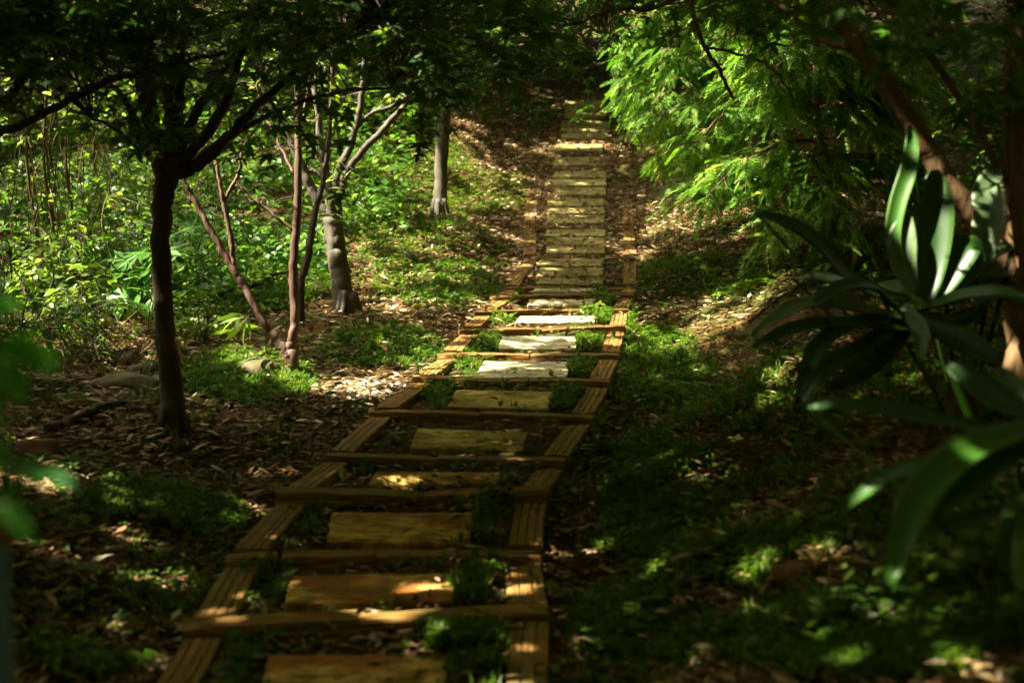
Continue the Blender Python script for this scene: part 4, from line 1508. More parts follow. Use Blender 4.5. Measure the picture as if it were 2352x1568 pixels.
def pale_keep(px, py, x, y):
    sun_spot = np.exp(-(((px - 835) / 110) ** 2 + ((py - 903) / 28) ** 2)) * .8  # extra pale leaves brighten the sun patch left of the path
    far = np.exp(-(((px - 1130) / 330) ** 2 + ((py - 430) / 210) ** 2))
    right = np.exp(-(((px - 1600) / 280) ** 2 + ((py - 470) / 140) ** 2)) * .9
    bank = np.exp(-(((px - 1650) / 160) ** 2 + ((py - 720) / 70) ** 2)) * .6
    left = np.exp(-(((px - 880) / 220) ** 2 + ((py - 720) / 90) ** 2)) * .35 + np.exp(-(((px - 350) / 260) ** 2 + ((py - 1000) / 200) ** 2)) * .16
    return lit_keep(px, py, x, y) & (rng.random(px.shape) < np.clip(sun_spot + far + right + bank + left + .03, 0, 1))


litter(190000, LITTER, .062, rng, 0, .72, M_LITTER, 'leaf_litter', 'brown fallen leaves covering the ground', lit_keep, wsc=1.35)
litter(70000, CURLED, .046, rng, 0, .6, M_LITTER, 'broad_leaf_litter', 'broad curled brown leaves on the ground', lit_keep)
litter(240000, LITTER, .10, rng, .45, 1, M_LITTER, 'pale_leaf_litter', 'long pale bamboo-like dry leaves on the slope', pale_keep, .012, 1.1)

_scatter = scatter


def scatter(n, rng):
    return rng.uniform(-4.2, 6.5, n), rng.uniform(11.0, 23.5, n)


litter(120000, LITTER, .095, rng, .30, .95, M_LITTER, 'slope_leaf_litter', 'long dry leaves drifted over the upper slope and upper steps', lambda px, py, x, y: pale_keep(px, py, x, y) | ((rng.random(px.shape) < .10) & (px > 1050) & (px < 1850)), .014, 1.1)
scatter = _scatter
litter(260000, CURLED, .04, rng, .3, 1, M_PALE, 'sun_patch_litter', 'pale leaf fragments whitening the sun patch left of the seventh step', lambda px, py, x, y: (rng.random(px.shape) < np.exp(-(((px - 850) / 85) ** 2 + ((py - 905) / 24) ** 2) ** 2)) & (~on_timber(x, y)) & (on_path(x, y) > .62), .016)  # pale leaves added so the sun patch looks blown out


def greens(n, tmpl, size, rng, mat, name, label, thr, lift=0.0, zs=1.0, cutoff=None, seed=71):
    x, y = scatter(n, rng, power=1.45)
    z = H(x, y)
    px, py, _ = proj(np.stack([x, y, z], -1))
    g = green_at(px, py, x, y)
    cl = vnoise(x, y, .22, seed) * .6 + vnoise(x, y, .7, seed + 1) * .4
    k = rng.random(n) < np.clip((g - thr) * 1.3, 0, 1) * sstep(.62 - .5 * g, .85 - .5 * g, cl)
    sl = on_slab(px, py) | on_timber(x, y)
    k &= ~(sl & (rng.random(n) < .985))
    k &= ~((on_path(x, y) < .6) & (py < 650) & (rng.random(n) < .9))
    if cutoff is not None:
        k &= cutoff(px, py, x, y)
    x, y, z = x[k], y[k], z[k]
    n = len(x)
    az = rng.uniform(0, 6.28, n)
    tilt = rng.normal(0, .25, (n, 3))
    d = np.stack([np.cos(az), np.sin(az), np.zeros(n)], -1) + tilt * [.0, .0, 1]
    a = Acc()
    a.inst(tmpl, np.stack([x, y, z + lift * rng.random(n)], -1), d, np.array([0, 0, 1.0]) + tilt, size * rng.uniform(.5, 1.35, n), np.clip(rng.normal(.45, .25, n), 0, 1))
    return tag(obj(name, a, mat), label, kind='stuff')


greens(210000, TUFT, .075, rng, M_GRASS, 'grass', 'short green grass beside the path and on the bank', .12)
greens(560000, HERB, .026, rng, M_GRASS, 'herb_cover', 'small three-leaved herbs covering the ground', .10, .05, seed=73)
greens(110000, OVATE, .045, rng, M_VINE, 'creeper_cover', 'small-leaved creeper between steps and on the left slope', .30, .07, seed=75)

scatter_far = lambda n, rng, power=0: (rng.uniform(-6.5, 5.5, n), rng.uniform(10.5, 22.5, n))
_scatter, scatter = scatter, scatter_far
greens(70000, HERB, .045, rng, M_GRASS, 'slope_herbs', 'leafy herbs growing through the dry leaves on the upper slope', .22, .06, seed=83)
greens(26000, TUFT, .09, rng, M_GRASS, 'slope_grass', 'grass growing on the sunlit slope left of the upper path', .30, seed=85)
scatter = _scatter

# short broken twigs everywhere among the leaves
x, y = scatter(3800, rng)
k = ~(on_path(x, y) < .55)
x, y = x[k], y[k]
a = Acc()
for i in range(len(x)):
    az, L = rng.uniform(0, 6.28), rng.uniform(.06, .30)
    dx, dy = math.cos(az) * L / 2, math.sin(az) * L / 2
    bx, by = rng.normal(0, L * .08, 2)
    q_ = np.array([[x[i] - dx, y[i] - dy, 0], [x[i] + bx, y[i] + by, 0], [x[i] + dx, y[i] + dy, 0]])
    q_[:, 2] = H(q_[:, 0], q_[:, 1]) + np.array([.008, .02, .012])
    a.tube(q_, np.array([1, .8, .5]) * rng.uniform(.0018, .0050), 4, False, r=rng.random() * .8)
tag(obj('twig_litter', a, M_STRAW), 'short broken twigs lying among the fallen leaves', kind='stuff')


# creeping vines that cloak the slope on the left: knee-high leaf layers
def slope_keep(px, py, x, y):
    lim = 700 + 40 * np.sin(px / 60.0)
    k = (px < 960) & (py < lim) & (py > 180)
    k &= ~((px > 790) & (py > 560))
    k &= ~((px > 960 - (py - 300) * .1) & (py > 300))
    return k


x, y = rng.uniform(-11, .5, 60000), rng.uniform(9.5, 23, 60000)
z = H(x, y)
px, py, _ = proj(np.stack([x, y, z], -1))
k = slope_keep(px, py, x, y) & (rng.random(60000) < .25 + .75 * vnoise(x, y, .8, 15))
x, y, z = x[k], y[k], z[k]
n = len(x)
hh = (.10 + .55 * vnoise(x, y, .9, 16)) * rng.random(n) ** .6
az = rng.uniform(0, 6.28, n)
d = np.stack([np.cos(az), np.sin(az) - .4, rng.uniform(-.7, .1, n)], -1)
a = Acc()
a.inst(OVATE, np.stack([x, y, z + hh], -1), d, np.array([0, -.35, 1.0]) + rng.normal(0, .3, (n, 3)), rng.uniform(.06, .13, n), np.clip(rng.normal(.5, .25, n), 0, 1), 1.15)
tag(obj('vine_cover', a, M_VINE), 'broad-leaved creeper cloaking the slope behind the left trees', kind='stuff')

# ------------------------------------------------------------------ shrubs and thickets


def shrub(name, px, z, size, n, tmpl, leaf, mat, label, cat, group, seed, stems=6, stem_mat=None, droop=.3, flat=.6, lift=0.0, gap=True, wsc=1.0, hollow=.55):
    """Stems from the root and leaves through an uneven crown; px is where it stands, size its half-widths and height."""
    rng = np.random.default_rng(seed)
    g = P(px[0], px[1], z)
    g = np.array([g[0], g[1], float(H(g[0], g[1]))])
    t = thing(name, g, label, cat, group)
    st = Acc()
    cl, tips = [], []
    for _ in range(stems):
        az = rng.uniform(0, 6.28)
        rr = rng.uniform(.2, 1.0)
        tip = g + np.array([math.cos(az) * rr * size[0], math.sin(az) * rr * size[1], size[2] * rng.uniform(.5, 1.0) * (1.1 - .35 * rr)])
        mid = (g + tip) / 2 + rng.normal(0, .08, 3) + [0, 0, .12 * size[2]]
        p = spline([g + rng.normal(0, .03, 3) * [1, 1, 0], mid, tip], 9)
        st.tube(p, np.linspace(.007, .002, 9), 5, False)
        tips.append(p[3:])
    tips = np.concatenate(tips)
    nc = max(6, n // 10)
    d = unit(rng.normal(0, 1, (nc, 3)))
    rad = rng.uniform(hollow, 1.0, nc) * (1 + .22 * np.sin(d[:, 0] * 5 + seed) + .18 * np.sin(d[:, 2] * 7 + seed * 2))
    c = g + np.array([0, 0, size[2] * (.55 + lift)]) + d * rad[:, None] * np.array([size[0], size[1], size[2] * .5])
    c[:, 2] = np.maximum(c[:, 2], H(c[:, 0], c[:, 1]) + min(.05, size[2] * .3))
    lf, tw = Acc(), Acc()
    sprays(lf, tw, rng, c, tips, 10, max(.12, leaf * 2.6), tmpl, leaf, flat, .003, keep=gap, droop=droop)
    if tw.n:
        st.add(*tw.arrays())
    obj('stems', st, stem_mat or M_BARK_DARK, t, g)
    if lf.n:
        obj('foliage', lf, mat, t, g)
    return t


LEFT = 'shrubs of the left thicket'
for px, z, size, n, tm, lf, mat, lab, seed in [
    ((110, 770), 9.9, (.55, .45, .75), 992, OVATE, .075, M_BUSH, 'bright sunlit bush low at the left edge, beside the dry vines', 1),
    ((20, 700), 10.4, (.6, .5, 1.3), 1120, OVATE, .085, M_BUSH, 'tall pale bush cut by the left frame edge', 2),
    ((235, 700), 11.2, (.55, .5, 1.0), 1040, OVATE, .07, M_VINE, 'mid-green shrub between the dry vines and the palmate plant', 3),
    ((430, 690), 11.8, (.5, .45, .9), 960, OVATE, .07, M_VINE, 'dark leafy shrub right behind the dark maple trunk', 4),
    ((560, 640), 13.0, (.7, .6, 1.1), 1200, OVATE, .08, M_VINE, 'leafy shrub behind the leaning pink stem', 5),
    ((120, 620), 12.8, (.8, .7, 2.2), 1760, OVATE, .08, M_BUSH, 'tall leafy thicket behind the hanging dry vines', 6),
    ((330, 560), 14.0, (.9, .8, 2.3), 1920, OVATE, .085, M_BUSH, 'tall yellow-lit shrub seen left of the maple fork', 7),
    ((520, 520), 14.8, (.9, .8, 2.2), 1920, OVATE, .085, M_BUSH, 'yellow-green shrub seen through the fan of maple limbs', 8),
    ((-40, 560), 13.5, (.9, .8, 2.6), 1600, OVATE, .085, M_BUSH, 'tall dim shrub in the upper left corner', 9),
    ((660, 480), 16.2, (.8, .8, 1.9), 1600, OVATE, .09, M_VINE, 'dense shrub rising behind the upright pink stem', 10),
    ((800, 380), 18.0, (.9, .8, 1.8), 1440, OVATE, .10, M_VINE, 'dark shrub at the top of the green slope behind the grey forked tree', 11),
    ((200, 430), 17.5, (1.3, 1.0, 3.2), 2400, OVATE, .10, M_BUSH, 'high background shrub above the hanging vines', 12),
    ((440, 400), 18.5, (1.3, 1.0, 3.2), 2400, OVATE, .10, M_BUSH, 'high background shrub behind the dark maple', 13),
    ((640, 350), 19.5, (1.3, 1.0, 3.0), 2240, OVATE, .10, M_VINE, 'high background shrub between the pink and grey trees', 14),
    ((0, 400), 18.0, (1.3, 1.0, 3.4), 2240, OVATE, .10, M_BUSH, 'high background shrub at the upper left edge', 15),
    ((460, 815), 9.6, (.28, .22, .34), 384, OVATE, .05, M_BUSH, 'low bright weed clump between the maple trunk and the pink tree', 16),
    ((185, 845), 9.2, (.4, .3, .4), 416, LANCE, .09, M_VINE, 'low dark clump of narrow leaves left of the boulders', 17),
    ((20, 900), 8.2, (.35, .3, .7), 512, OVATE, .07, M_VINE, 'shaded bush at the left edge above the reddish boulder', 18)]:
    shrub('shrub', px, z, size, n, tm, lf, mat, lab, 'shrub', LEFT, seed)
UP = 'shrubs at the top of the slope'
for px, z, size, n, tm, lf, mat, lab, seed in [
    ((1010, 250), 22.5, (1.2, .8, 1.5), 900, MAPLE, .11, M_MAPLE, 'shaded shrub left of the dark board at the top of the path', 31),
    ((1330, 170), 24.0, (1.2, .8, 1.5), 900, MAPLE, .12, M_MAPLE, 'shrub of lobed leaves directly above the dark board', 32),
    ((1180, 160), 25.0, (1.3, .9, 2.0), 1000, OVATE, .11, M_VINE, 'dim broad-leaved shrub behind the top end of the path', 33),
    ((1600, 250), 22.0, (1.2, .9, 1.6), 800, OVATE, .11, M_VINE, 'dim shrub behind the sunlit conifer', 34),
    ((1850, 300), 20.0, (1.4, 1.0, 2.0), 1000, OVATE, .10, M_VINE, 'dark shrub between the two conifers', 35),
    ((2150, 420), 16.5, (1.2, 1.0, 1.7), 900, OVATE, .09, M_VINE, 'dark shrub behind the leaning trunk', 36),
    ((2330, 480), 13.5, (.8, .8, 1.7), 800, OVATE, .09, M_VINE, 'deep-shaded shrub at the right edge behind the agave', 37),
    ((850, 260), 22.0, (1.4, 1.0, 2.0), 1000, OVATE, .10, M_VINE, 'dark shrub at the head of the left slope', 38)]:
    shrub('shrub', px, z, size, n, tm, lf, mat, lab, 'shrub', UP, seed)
for px, z, size, n, tm, lf, mat, lab, seed in [
    ((1690, 700), 11.4, (.10, .08, .12), 60, OVATE, .035, M_BUSH, 'small sunlit weed on the crest of the right bank', 51),
    ((1790, 790), 9.6, (.16, .12, .12), 90, OVATE, .04, M_BUSH, 'pale weed clump under the arching agave leaves', 52),
    ((1980, 1530), 3.75, (.22, .16, .16), 130, OVATE, .05, M_VINE, 'blurred leafy weed at the bottom right of the bank', 53),
    ((2260, 1450), 3.6, (.30, .2, .22), 240, OVATE, .045, M_BUSH, 'lighter green weed clump under the near agave', 54),
    ((1330, 1500), 4.15, (.11, .12, .09), 90, OVATE, .05, M_VINE, 'weed growing against the right edge timber at the foot of the path', 55),
    ((610, 1350), 5.3, (.05, .10, .09), 50, OVATE, .04, M_VINE, 'weed beside the left end of the second slab', 56),
    ((1125, 1210), 6.2, (.06, .05, .06), 30, OVATE, .05, M_VINE, 'broad-leaved weed right of the cracked third slab', 57),
    ((2130, 1330), 4.2, (.30, .2, .20), 160, OVATE, .045, M_VINE, 'dark weed clump below the hanging near agave leaf', 58),
    ((1590, 1060), 7.3, (.07, .05, .06), 24, OVATE, .06, M_VINE, 'single broad-leaved weed in the trough right of the path', 59)]:
    shrub('weed', px, z, size, n, tm, lf, mat, lab, 'weed', 'weeds among the grass', seed, stems=5)


# palmate-leaved plant left of the maple trunk
rng = np.random.default_rng(64)


def palm_plant(px, z, heads, label, leaf):
    g = P(px[0], px[1], z)
    g = np.array([g[0], g[1], float(H(g[0], g[1]))])
    t = thing('palmate_plant', g, label, 'plant')
    for hx, hy, dz in heads:
        c = P(hx, hy, z + dz)
        s = Acc()
        s.tube(spline([g, (g + c) / 2 + [0, 0, .10], c], 9), np.linspace(.008, .003, 9), 5, False)
        st = obj('stem', s, M_GRASS, t, g)
        a = Acc()
        n = 5
        az = rng.uniform(0, 6.28, n)
        d = np.stack([np.cos(az), np.sin(az), rng.uniform(-.5, .1, n)], -1)
        a.inst(CASSAVA, c + d * .05, d, np.array([0, -.5, 1.0]) + rng.normal(0, .3, (n, 3)), leaf * rng.uniform(.75, 1.2, n), rng.random(n))
        obj('leaf', a, M_CASSAVA, st, g)


palm_plant((310, 690), 10.8, [(330, 600, 0), (290, 625, .1), (355, 575, -.1), (300, 660, 0), (400, 525, .2), (320, 680, -.2)], 'bright plant with finger-like leaves left of the dark maple trunk', .26)
palm_plant((420, 690), 12.0, [(395, 660, 0), (445, 640, .2), (460, 600, .1), (500, 640, 0)], 'dim plant with finger-like leaves right of the dark maple trunk', .26)

# slender seedling with round leaves left of the path
g = ground_at(783, 1030)
t = thing('seedling', g, 'thin upright seedling with rounded leaves left of the fifth edge timber', 'seedling')
s, a = Acc(), Acc()
z_ = float(g[1] * CP - g[2] * SP)
s.tube(spline([g, P(780, 960, z_), P(776, 900, z_)], 8), np.linspace(.004, .002, 8), 5, False)
pp = P(np.array([745, 768, 800, 825, 842, 760, 790, 812]), np.array([905, 890, 925, 930, 918, 925, 880, 940]), z_ + np.array([0, .04, -.03, .05, .02, -.02, .03, 0]))
for q_ in pp:
    s.tube(np.stack([P(777, 925, z_), q_]), [.0015, .001], 3, False)
a.inst(OVATE, pp, rng.normal(0, 1, (8, 3)) * [1, .6, .2], np.array([0, -.5, 1.0]) + rng.normal(0, .2, (8, 3)), .07, .3, 1.5)
obj('stem', s, M_GRASS, t, g)
obj('foliage', a, M_VINE, t, g)
# the curled sprout beside the seventh riser, and the round-leaved sprout on the seventh slab
for (x0, y0), tip, lab in [((968, 860), (1005, 822), 'pale curled sprout beside the left end of the seventh cross timber'), ((1176, 872), (1172, 850), 'round-leaved sprout in front of the sunlit pale slab')]:
    g = ground_at(x0, y0)
    z_ = float(g[1] * CP - g[2] * SP)
    t = thing('sprout', g, lab, 'sprout', 'sprouts beside the steps')
    s, a = Acc(), Acc()
    tp = P(tip[0], tip[1], z_)
    s.tube(spline([g, (g + tp) / 2 + [-.03, 0, .02], tp], 8), np.linspace(.003, .002, 8), 5, False)
    m = 3
    a.inst(LANCE if x0 < 1000 else OVATE, np.stack([g * .3 + tp * .7, tp, g * .45 + tp * .55]), [[1, 0, -.5], [1, .2, .2], [-1, 0, -.4]], [[0, -.6, 1.0]] * 3, [.07, .06, .07], .9, 1.6)
    obj('stem', s, M_STRAW, t, g)
    obj('foliage', a, M_BUSH, t, g)

# curtain of dry hanging vines at the left
rng = np.random.default_rng(91)
g = ground_at(120, 760)
t = thing('dry_vine', g, 'curtain of brown dry vine stems hanging at the left, threaded with leaves', 'vine')
s, a = Acc(), Acc()
for k in range(30):
    x0 = rng.choice([rng.normal(70, 22), rng.normal(150, 30), rng.normal(225, 25)])
    z_ = rng.uniform(10.6, 12.2)
    y0 = rng.uniform(120, 330)
    y1 = rng.uniform(480, 730)
    xs = x0 + np.cumsum(rng.normal(0, 11, 8))
    p = P(xs, np.linspace(y0, y1, 8), z_ + np.cumsum(rng.normal(0, .03, 8)))
    p[:, 2] = np.maximum(p[:, 2], H(p[:, 0], p[:, 1]) + .02)
    s.tube(spline(p, 16), rng.uniform(.002, .006), 4, False, r=rng.random())
for k in range(4):                                             # the thicker woody stems they hang from
    x0 = [70, 160, 110, 225][k]
    p = P(np.array([x0, x0 + 15, x0 - 10, x0 + 20]), np.array([760, 560, 330, -60]), 11.6 + .2 * k)
    s.tube(spline(p, 14), np.linspace(.016, .010, 14), 6, r=.15)
obj('stems', s, M_STRAW, t, g)
c = px_cloud(rng, 240, (-20, 200, 330, 720), 10.4, 12.3)
sprays(a, Acc(), rng, c, c, 7, .25, OVATE, .07, .4, links=False)
obj('foliage', a, M_BUSH, t, g)
# tangle of dry canes under it
g = ground_at(230, 840)
s = Acc()
for k in range(90):
    p0 = ground_at(rng.uniform(40, 340), rng.uniform(770, 870))
    d = rng.normal(0, .22, 3) * [1, .6, .5] + [0, 0, .16]
    p1 = p0 + d
    p2 = p1 + rng.normal(0, .16, 3) + [0, 0, -.08]
    p2[2] = max(p2[2], float(H(p2[0], p2[1])) + .01)
    s.tube(spline([p0, p1, p2], 7), .003, 4, False, r=rng.random())
tag(obj('dry_canes', s, M_STRAW, None, g), 'tangle of thin dry canes on the ground behind the boulder cluster', 'dry canes')

# woodland that closes the view beyond the glade
rng = np.random.default_rng(101)
n = 26000
x = rng.uniform(-20, 18, n)
y = rng.uniform(23.5, 33, n)
y = np.where(x < -8.5, rng.uniform(14, 32, n), y)
y = np.where(x > 8.0, rng.uniform(13, 32, n), y)
z = H(x, y) + rng.random(n) ** 1.1 * 6.5
p = np.stack([x, y, z], -1)
p = p[rng.random(n) < .35 + .65 * vnoise(x + z * .6, y + z * .8, 1.1, 81)]
n = len(p)
# unseen leaf ring added right, left and behind the viewpoint to block skylight
m = 16000
th = rng.uniform(0, 2 * math.pi, m)
rr = rng.uniform(9.5, 16, m)
x2, y2 = np.cos(th) * rr, np.sin(th) * rr * .9 + 2
ok = (y2 < 3.5) | (abs(x2) > .43 * y2 + 3.5)
ok &= ~((y2 > 3) & (x2 < 0) & (y2 > -x2 * .2))
x2, y2 = x2[ok], y2[ok]
p2 = np.stack([x2, y2, H(x2, y2) + rng.random(len(x2)) ** 1.1 * 6.5], -1)
p2 = p2[shades(p2, rng, .3)]
p = p[shades(p, rng, .25)]
p = np.concatenate([p, p2])
n = len(p)
a = Acc()
d = rng.normal(0, 1, (n, 3)) + [0, -.3, -.4]
a.inst(OVATE, p, d, np.array([0, -.4, 1.0]) + rng.normal(0, .5, (n, 3)), np.where(np.arange(n) < n - len(p2), 1, 1.7) * rng.uniform(.16, .34, n), np.clip(rng.normal(.35, .25, n), 0, 1))
tag(obj('woodland', a, M_VINE), 'dim leafy woodland closing the view beyond the glade, with an added unseen ring blocking skylight', kind='stuff')

# ------------------------------------------------------------------ agaves


def agave(base_px, z, leaves, label, seed):
    rng = np.random.default_rng(seed)
    g = P(base_px[0], base_px[1], z)
    g = np.array([g[0], g[1], float(H(g[0], g[1]))])
    t = thing('agave', g, label, 'agave', 'agaves on the right bank')
    core = P(base_px[0], base_px[1], z)
    st = Acc()
    st.tube(spline([g - [0, 0, .05], (g + core * .5 + g * .5) / 2, g + (core - g) * .62], 6), np.linspace(.07, .045, 6), 10, wob=.08, rng=rng)
    obj('stem', st, M_BARK_DARK, t, g)
    for spec in leaves:
        pts, w, dz, facing, mat = spec
        p2 = np.array(pts, float)
        n = 22
        q_ = spline(p2, n)
        zz = z + np.linspace(0, 1, n) * dz
        p = P(q_[:, 0], q_[:, 1], zz)
        tg = unit(np.gradient(p, axis=0))
        view = unit(p)
        up = np.array([0, 0, 1.0])
        nrm = -view * (1 - facing) + up * facing
        side = unit(np.cross(tg, nrm))
        nrm = np.cross(side, tg)
        tt = np.linspace(0, 1, n)
        wid = w * zz / FD * .5
        prof = (.42 + .58 * np.sin(np.clip(tt / .62, 0, 1) * math.pi / 2)) * np.where(tt > .58, np.cos((tt - .58) / .42 * math.pi / 2) ** .75, 1.0)
        prof = np.maximum(prof, .015)
        m = 7
        s_ = np.linspace(-1, 1, m)
        rip = .04 * np.sin(tt * 9 + seed + w)
        v = p[:, None] + side[:, None] * (s_[None, :, None] * (wid * prof)[:, None, None]) + nrm[:, None] * ((abs(s_) ** 1.6)[None, :, None] * (wid * prof * (.38 + rip))[:, None, None])
        thick = nrm * np.minimum(.007, wid * prof * .35)[:, None]
        top = v.reshape(-1, 3)
        edge = (1 - abs(s_) ** 3)[None, :, None]
        bot = (v - thick[:, None] * (edge + .12) * 1.2).reshape(-1, 3)
        i = np.arange(n - 1)[:, None] * m
        j = np.arange(m - 1)[None]
        qd = np.stack([i + j, i + j + 1, i + m + j + 1, i + m + j], -1).reshape(-1, 4)
        k = n * m
        f = [qd[:, [0, 1, 2]], qd[:, [0, 2, 3]], qd[:, [0, 2, 1]] + k, qd[:, [0, 3, 2]] + k]
        for c in (0, m - 1):
            e = np.arange(n - 1) * m + c
            f += [np.stack([e, e + m, e + m + k], -1), np.stack([e, e + m + k, e + k], -1)]
        a = Acc()
        rr = np.clip(.22 + .18 * abs(np.tile(s_, n)) + .32 * (abs(np.tile(s_, n)) > .95) + .05 * rng.standard_normal(n * m) + .35 * np.repeat(tt > .96, m), 0, 1)
        a.add(np.concatenate([top, bot]), np.concatenate(f), np.concatenate([rr, rr]))
        obj('leaf', a, mat, t, g, True)


def c3(*pts):                                                  # points read from a 900 px crop at the top right
    return [((1600 + x / 1.8444) * K, (y / 1.8444) * K) for x, y in pts]


def c6(*pts):                                                  # points read from a 950 px crop at the bottom right
    return [((1550 + x / 1.7095) * K, (750 + y / 1.7095) * K) for x, y in pts]


D, LIT, BR = M_AGAVE, M_AGAVE_LIT, M_AGAVE_BRIGHT
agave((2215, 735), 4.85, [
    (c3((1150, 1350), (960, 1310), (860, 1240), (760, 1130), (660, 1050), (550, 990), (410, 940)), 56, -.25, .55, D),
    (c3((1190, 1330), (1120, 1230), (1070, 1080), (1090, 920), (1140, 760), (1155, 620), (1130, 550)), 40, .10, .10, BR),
    (c3((1170, 1310), (1120, 1200), (1110, 1080), (1140, 950)), 66, .05, .08, LIT),
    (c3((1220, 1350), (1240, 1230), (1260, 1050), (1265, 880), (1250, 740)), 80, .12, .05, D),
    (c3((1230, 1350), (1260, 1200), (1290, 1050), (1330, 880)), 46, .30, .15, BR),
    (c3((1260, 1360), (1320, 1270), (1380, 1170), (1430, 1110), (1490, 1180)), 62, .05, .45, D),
    (c3((1270, 1360), (1360, 1260), (1440, 1180), (1540, 1120), (1620, 1110)), 52, .30, .3, LIT),
    (c3((1300, 1330), (1440, 1180), (1500, 1000), (1500, 850), (1545, 725)), 74, .35, .10, LIT),
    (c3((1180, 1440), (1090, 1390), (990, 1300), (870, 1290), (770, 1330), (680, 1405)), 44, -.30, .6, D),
    (c3((1180, 1450), (1050, 1420), (900, 1385), (720, 1365), (560, 1420), (400, 1545)), 42, -.45, .55, LIT),
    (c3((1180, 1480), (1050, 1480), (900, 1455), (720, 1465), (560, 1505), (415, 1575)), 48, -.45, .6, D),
    (c3((1130, 1360), (960, 1290), (820, 1262), (720, 1245), (600, 1262)), 30, .25, .5, LIT),
    (c3((1230, 1360), (1150, 1330), (1080, 1300), (980, 1285)), 46, .35, .3, LIT),
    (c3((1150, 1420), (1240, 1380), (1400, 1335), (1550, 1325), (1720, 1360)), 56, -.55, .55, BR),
    (c6((1100, -20), (1160, 40), (1195, 120), (1190, 240)), 44, -.30, .12, LIT),
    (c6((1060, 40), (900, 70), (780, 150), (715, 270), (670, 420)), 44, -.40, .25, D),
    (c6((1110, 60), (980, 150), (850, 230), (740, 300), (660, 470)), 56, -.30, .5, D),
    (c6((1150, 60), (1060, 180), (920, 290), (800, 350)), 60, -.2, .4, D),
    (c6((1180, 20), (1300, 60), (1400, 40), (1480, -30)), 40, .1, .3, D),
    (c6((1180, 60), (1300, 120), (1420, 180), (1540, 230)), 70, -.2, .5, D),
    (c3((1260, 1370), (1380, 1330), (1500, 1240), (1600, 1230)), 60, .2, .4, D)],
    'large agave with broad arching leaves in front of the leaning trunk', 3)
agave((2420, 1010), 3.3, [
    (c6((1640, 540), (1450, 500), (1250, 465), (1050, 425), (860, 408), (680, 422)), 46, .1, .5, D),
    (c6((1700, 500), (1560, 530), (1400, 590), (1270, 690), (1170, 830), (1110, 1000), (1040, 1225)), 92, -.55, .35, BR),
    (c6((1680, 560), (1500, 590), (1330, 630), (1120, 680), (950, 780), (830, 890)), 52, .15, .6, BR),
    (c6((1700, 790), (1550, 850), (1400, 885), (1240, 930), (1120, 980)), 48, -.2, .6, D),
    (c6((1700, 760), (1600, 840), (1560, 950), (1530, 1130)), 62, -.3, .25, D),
    (c6((1720, 800), (1640, 900), (1620, 1050), (1600, 1220)), 50, -.45, .2, LIT),
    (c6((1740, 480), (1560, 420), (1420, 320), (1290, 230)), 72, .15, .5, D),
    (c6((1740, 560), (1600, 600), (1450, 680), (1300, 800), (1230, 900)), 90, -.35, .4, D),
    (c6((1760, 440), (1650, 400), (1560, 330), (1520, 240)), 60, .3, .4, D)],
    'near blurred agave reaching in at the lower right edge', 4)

# ------------------------------------------------------------------ near the camera: leafy sprig and post at the left edge
rng = np.random.default_rng(131)
zn = 1.45
g = P(-260, 1500, zn)
g = np.array([g[0], g[1], float(H(g[0], g[1]))])
t = thing('near_shrub', g, 'blurred dark green leafy sprig hanging in at the left edge', 'shrub')
s = Acc()
stem = spline([g, P(-200, 1200, zn), P(-100, 900, zn), P(-10, 790, zn), P(50, 730, zn)], 16)
s.tube(stem, np.linspace(.008, .002, 16), 6, False)
s.tube(spline([P(-170, 1150, zn), P(-60, 1090, zn), P(30, 1080, zn)], 8), np.linspace(.004, .0015, 8), 5, False)
s.tube(spline([P(-190, 1190, zn), P(-60, 1170, zn), P(20, 1160, zn)], 8), np.linspace(.004, .0015, 8), 5, False)
obj('stems', s, M_GRASS, t, g)
for (x0, y0), (x1, y1), wsc in [((-20, 800), (70, 900), .9), ((20, 760), (140, 860), .7), ((-10, 720), (60, 690), .9), ((0, 830), (50, 920), .8), ((20, 1075), (150, 1090), .55), ((-30, 1010), (25, 1060), .9),
                                ((0, 1150), (85, 1250), .75), ((-30, 1140), (60, 1130), .6), ((-40, 880), (-10, 990), .9), ((-60, 740), (20, 800), .9), ((-30, 700), (20, 660), .8), ((30, 770), (60, 850), .8)]:
    a = Acc()
    p0, p1 = P(x0, y0, zn + rng.normal(0, .02)), P(x1, y1, zn + rng.normal(0, .05))
    a.inst(OVATE, [p0], [p1 - p0], [[.2, -.8, .6] + rng.normal(0, .2, 3)], np.linalg.norm(p1 - p0) * 1.05, rng.random(), wsc)
    obj('leaf', a, M_NEAR, t, g)

zp = 1.9
pt = P(-18, 1250, zp)
g = np.array([pt[0], pt[1], float(H(pt[0], pt[1]))])
t = thing('post', g, 'blue-grey post with a brown cap at the lower left edge', 'post')


def box(acc, c, s):
    c, s = np.array(c), np.array(s)
    b = np.array([[x, y, z] for z in (-1, 1) for y in (-1, 1) for x in (-1, 1)]) * .5
    ch = .12
    acc.add(c + b * s, tri([[0, 2, 3], [0, 3, 1], [4, 5, 7], [4, 7, 6], [0, 1, 5], [0, 5, 4], [2, 6, 7], [2, 7, 3], [0, 4, 6], [0, 6, 2], [1, 3, 7], [1, 7, 5]]))


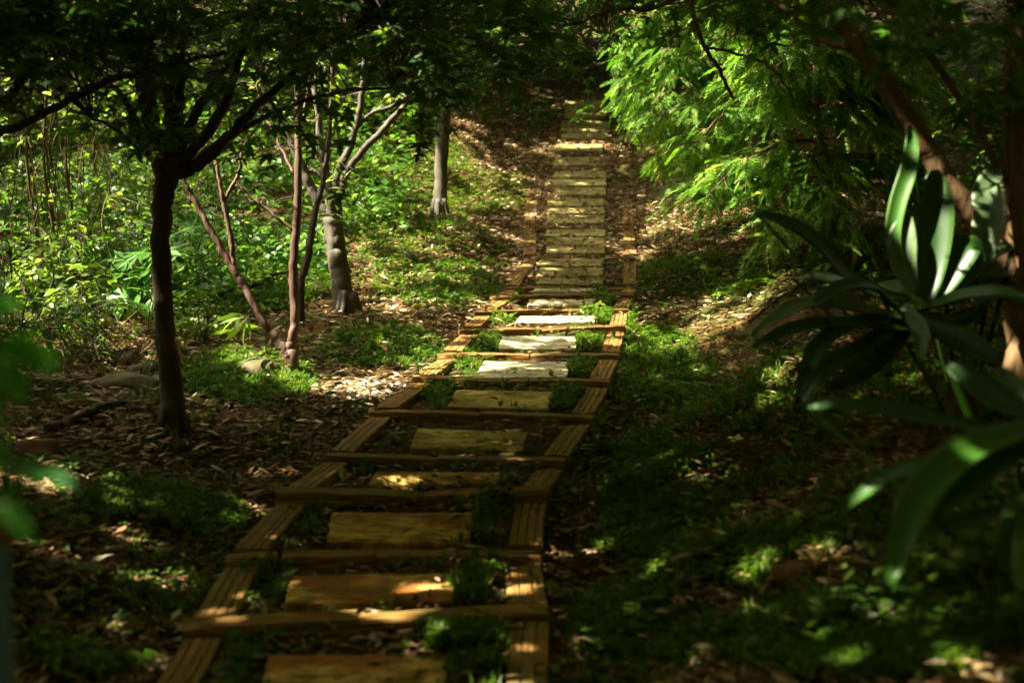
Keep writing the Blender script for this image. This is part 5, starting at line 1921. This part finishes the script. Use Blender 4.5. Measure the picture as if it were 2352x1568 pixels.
a = Acc()
hgt = pt[2] - g[2]
a.tube(np.array([g + [0, 0, -.05], g + [0, 0, hgt * .5], g + [0, 0, hgt]]), .021, 14)
obj('shaft', a, M_POST, t, g, False)
a = Acc()
a.tube(np.array([g + [0, 0, hgt + .001], g + [0, 0, hgt + .012], g + [0, 0, hgt + .04], g + [0, 0, hgt + .05]]), [.022, .0235, .0235, .016], 14)
obj('cap', a, M_POST_CAP, t, g, False)

# ------------------------------------------------------------------ single fallen leaves that catch the eye
rng = np.random.default_rng(151)


def fallen(px, length, w, mat, r, label, tmpl=CURLED, tilt=.3, up=.012):
    p = ground_at(*px)
    az = rng.uniform(-.5, .5)
    a = Acc()
    d = np.array([math.cos(az), math.sin(az), rng.normal(0, .1)])
    a.inst(tmpl, [p + [0, 0, up] - d * length / 2], [d], [[rng.normal(0, tilt), -.5, 1.0]], length, r, w)
    tag(obj('fallen_leaf', a, mat, None, p), label, 'fallen leaf', 'single fallen leaves')


fallen((1092, 1272), .09, .5, M_PALE, .9, 'pale arched leaf on the right half of the second cross timber', LITTER, .2, .03)
fallen((860, 1474), .055, 1.3, M_PALE, 1, 'whitish crumpled leaf in front of the lowest cross timber')
fallen((764, 1212), .06, 1.1, M_PALE, .7, 'folded grey leaf leaning on the left end of the third slab')
fallen((1076, 1168), .05, .9, M_PALE, .8, 'whitish leaf behind the third slab')
fallen((655, 1320), .07, .6, M_PALE, .6, 'thin pale leaf beside the left end of the second slab')
fallen((118, 1153), .06, 1.2, M_RED, .6, 'bright red leaf near the left edge')
fallen((60, 1165), .08, .8, M_PALE, .2, 'yellowish leaf left of the red one')
fallen((455, 1262), .06, 1.0, M_PALE, .5, 'pale leaf in shade left of the second cross timber')
fallen((262, 1366), .07, .9, M_PALE, .4, 'lone pale leaf on the dark litter at lower left')
fallen((1500, 962), .07, 1.0, M_PALE, .9, 'whitish leaf in the grass right of the fifth cross timber')
fallen((1675, 1380), .10, .5, M_PALE, .2, 'narrow tan leaf on the shaded ground right of the path')
fallen((1392, 1310), .07, .9, M_PALE, .2, 'upturned tan leaf in the trough near the foot of the path', tilt=.6)
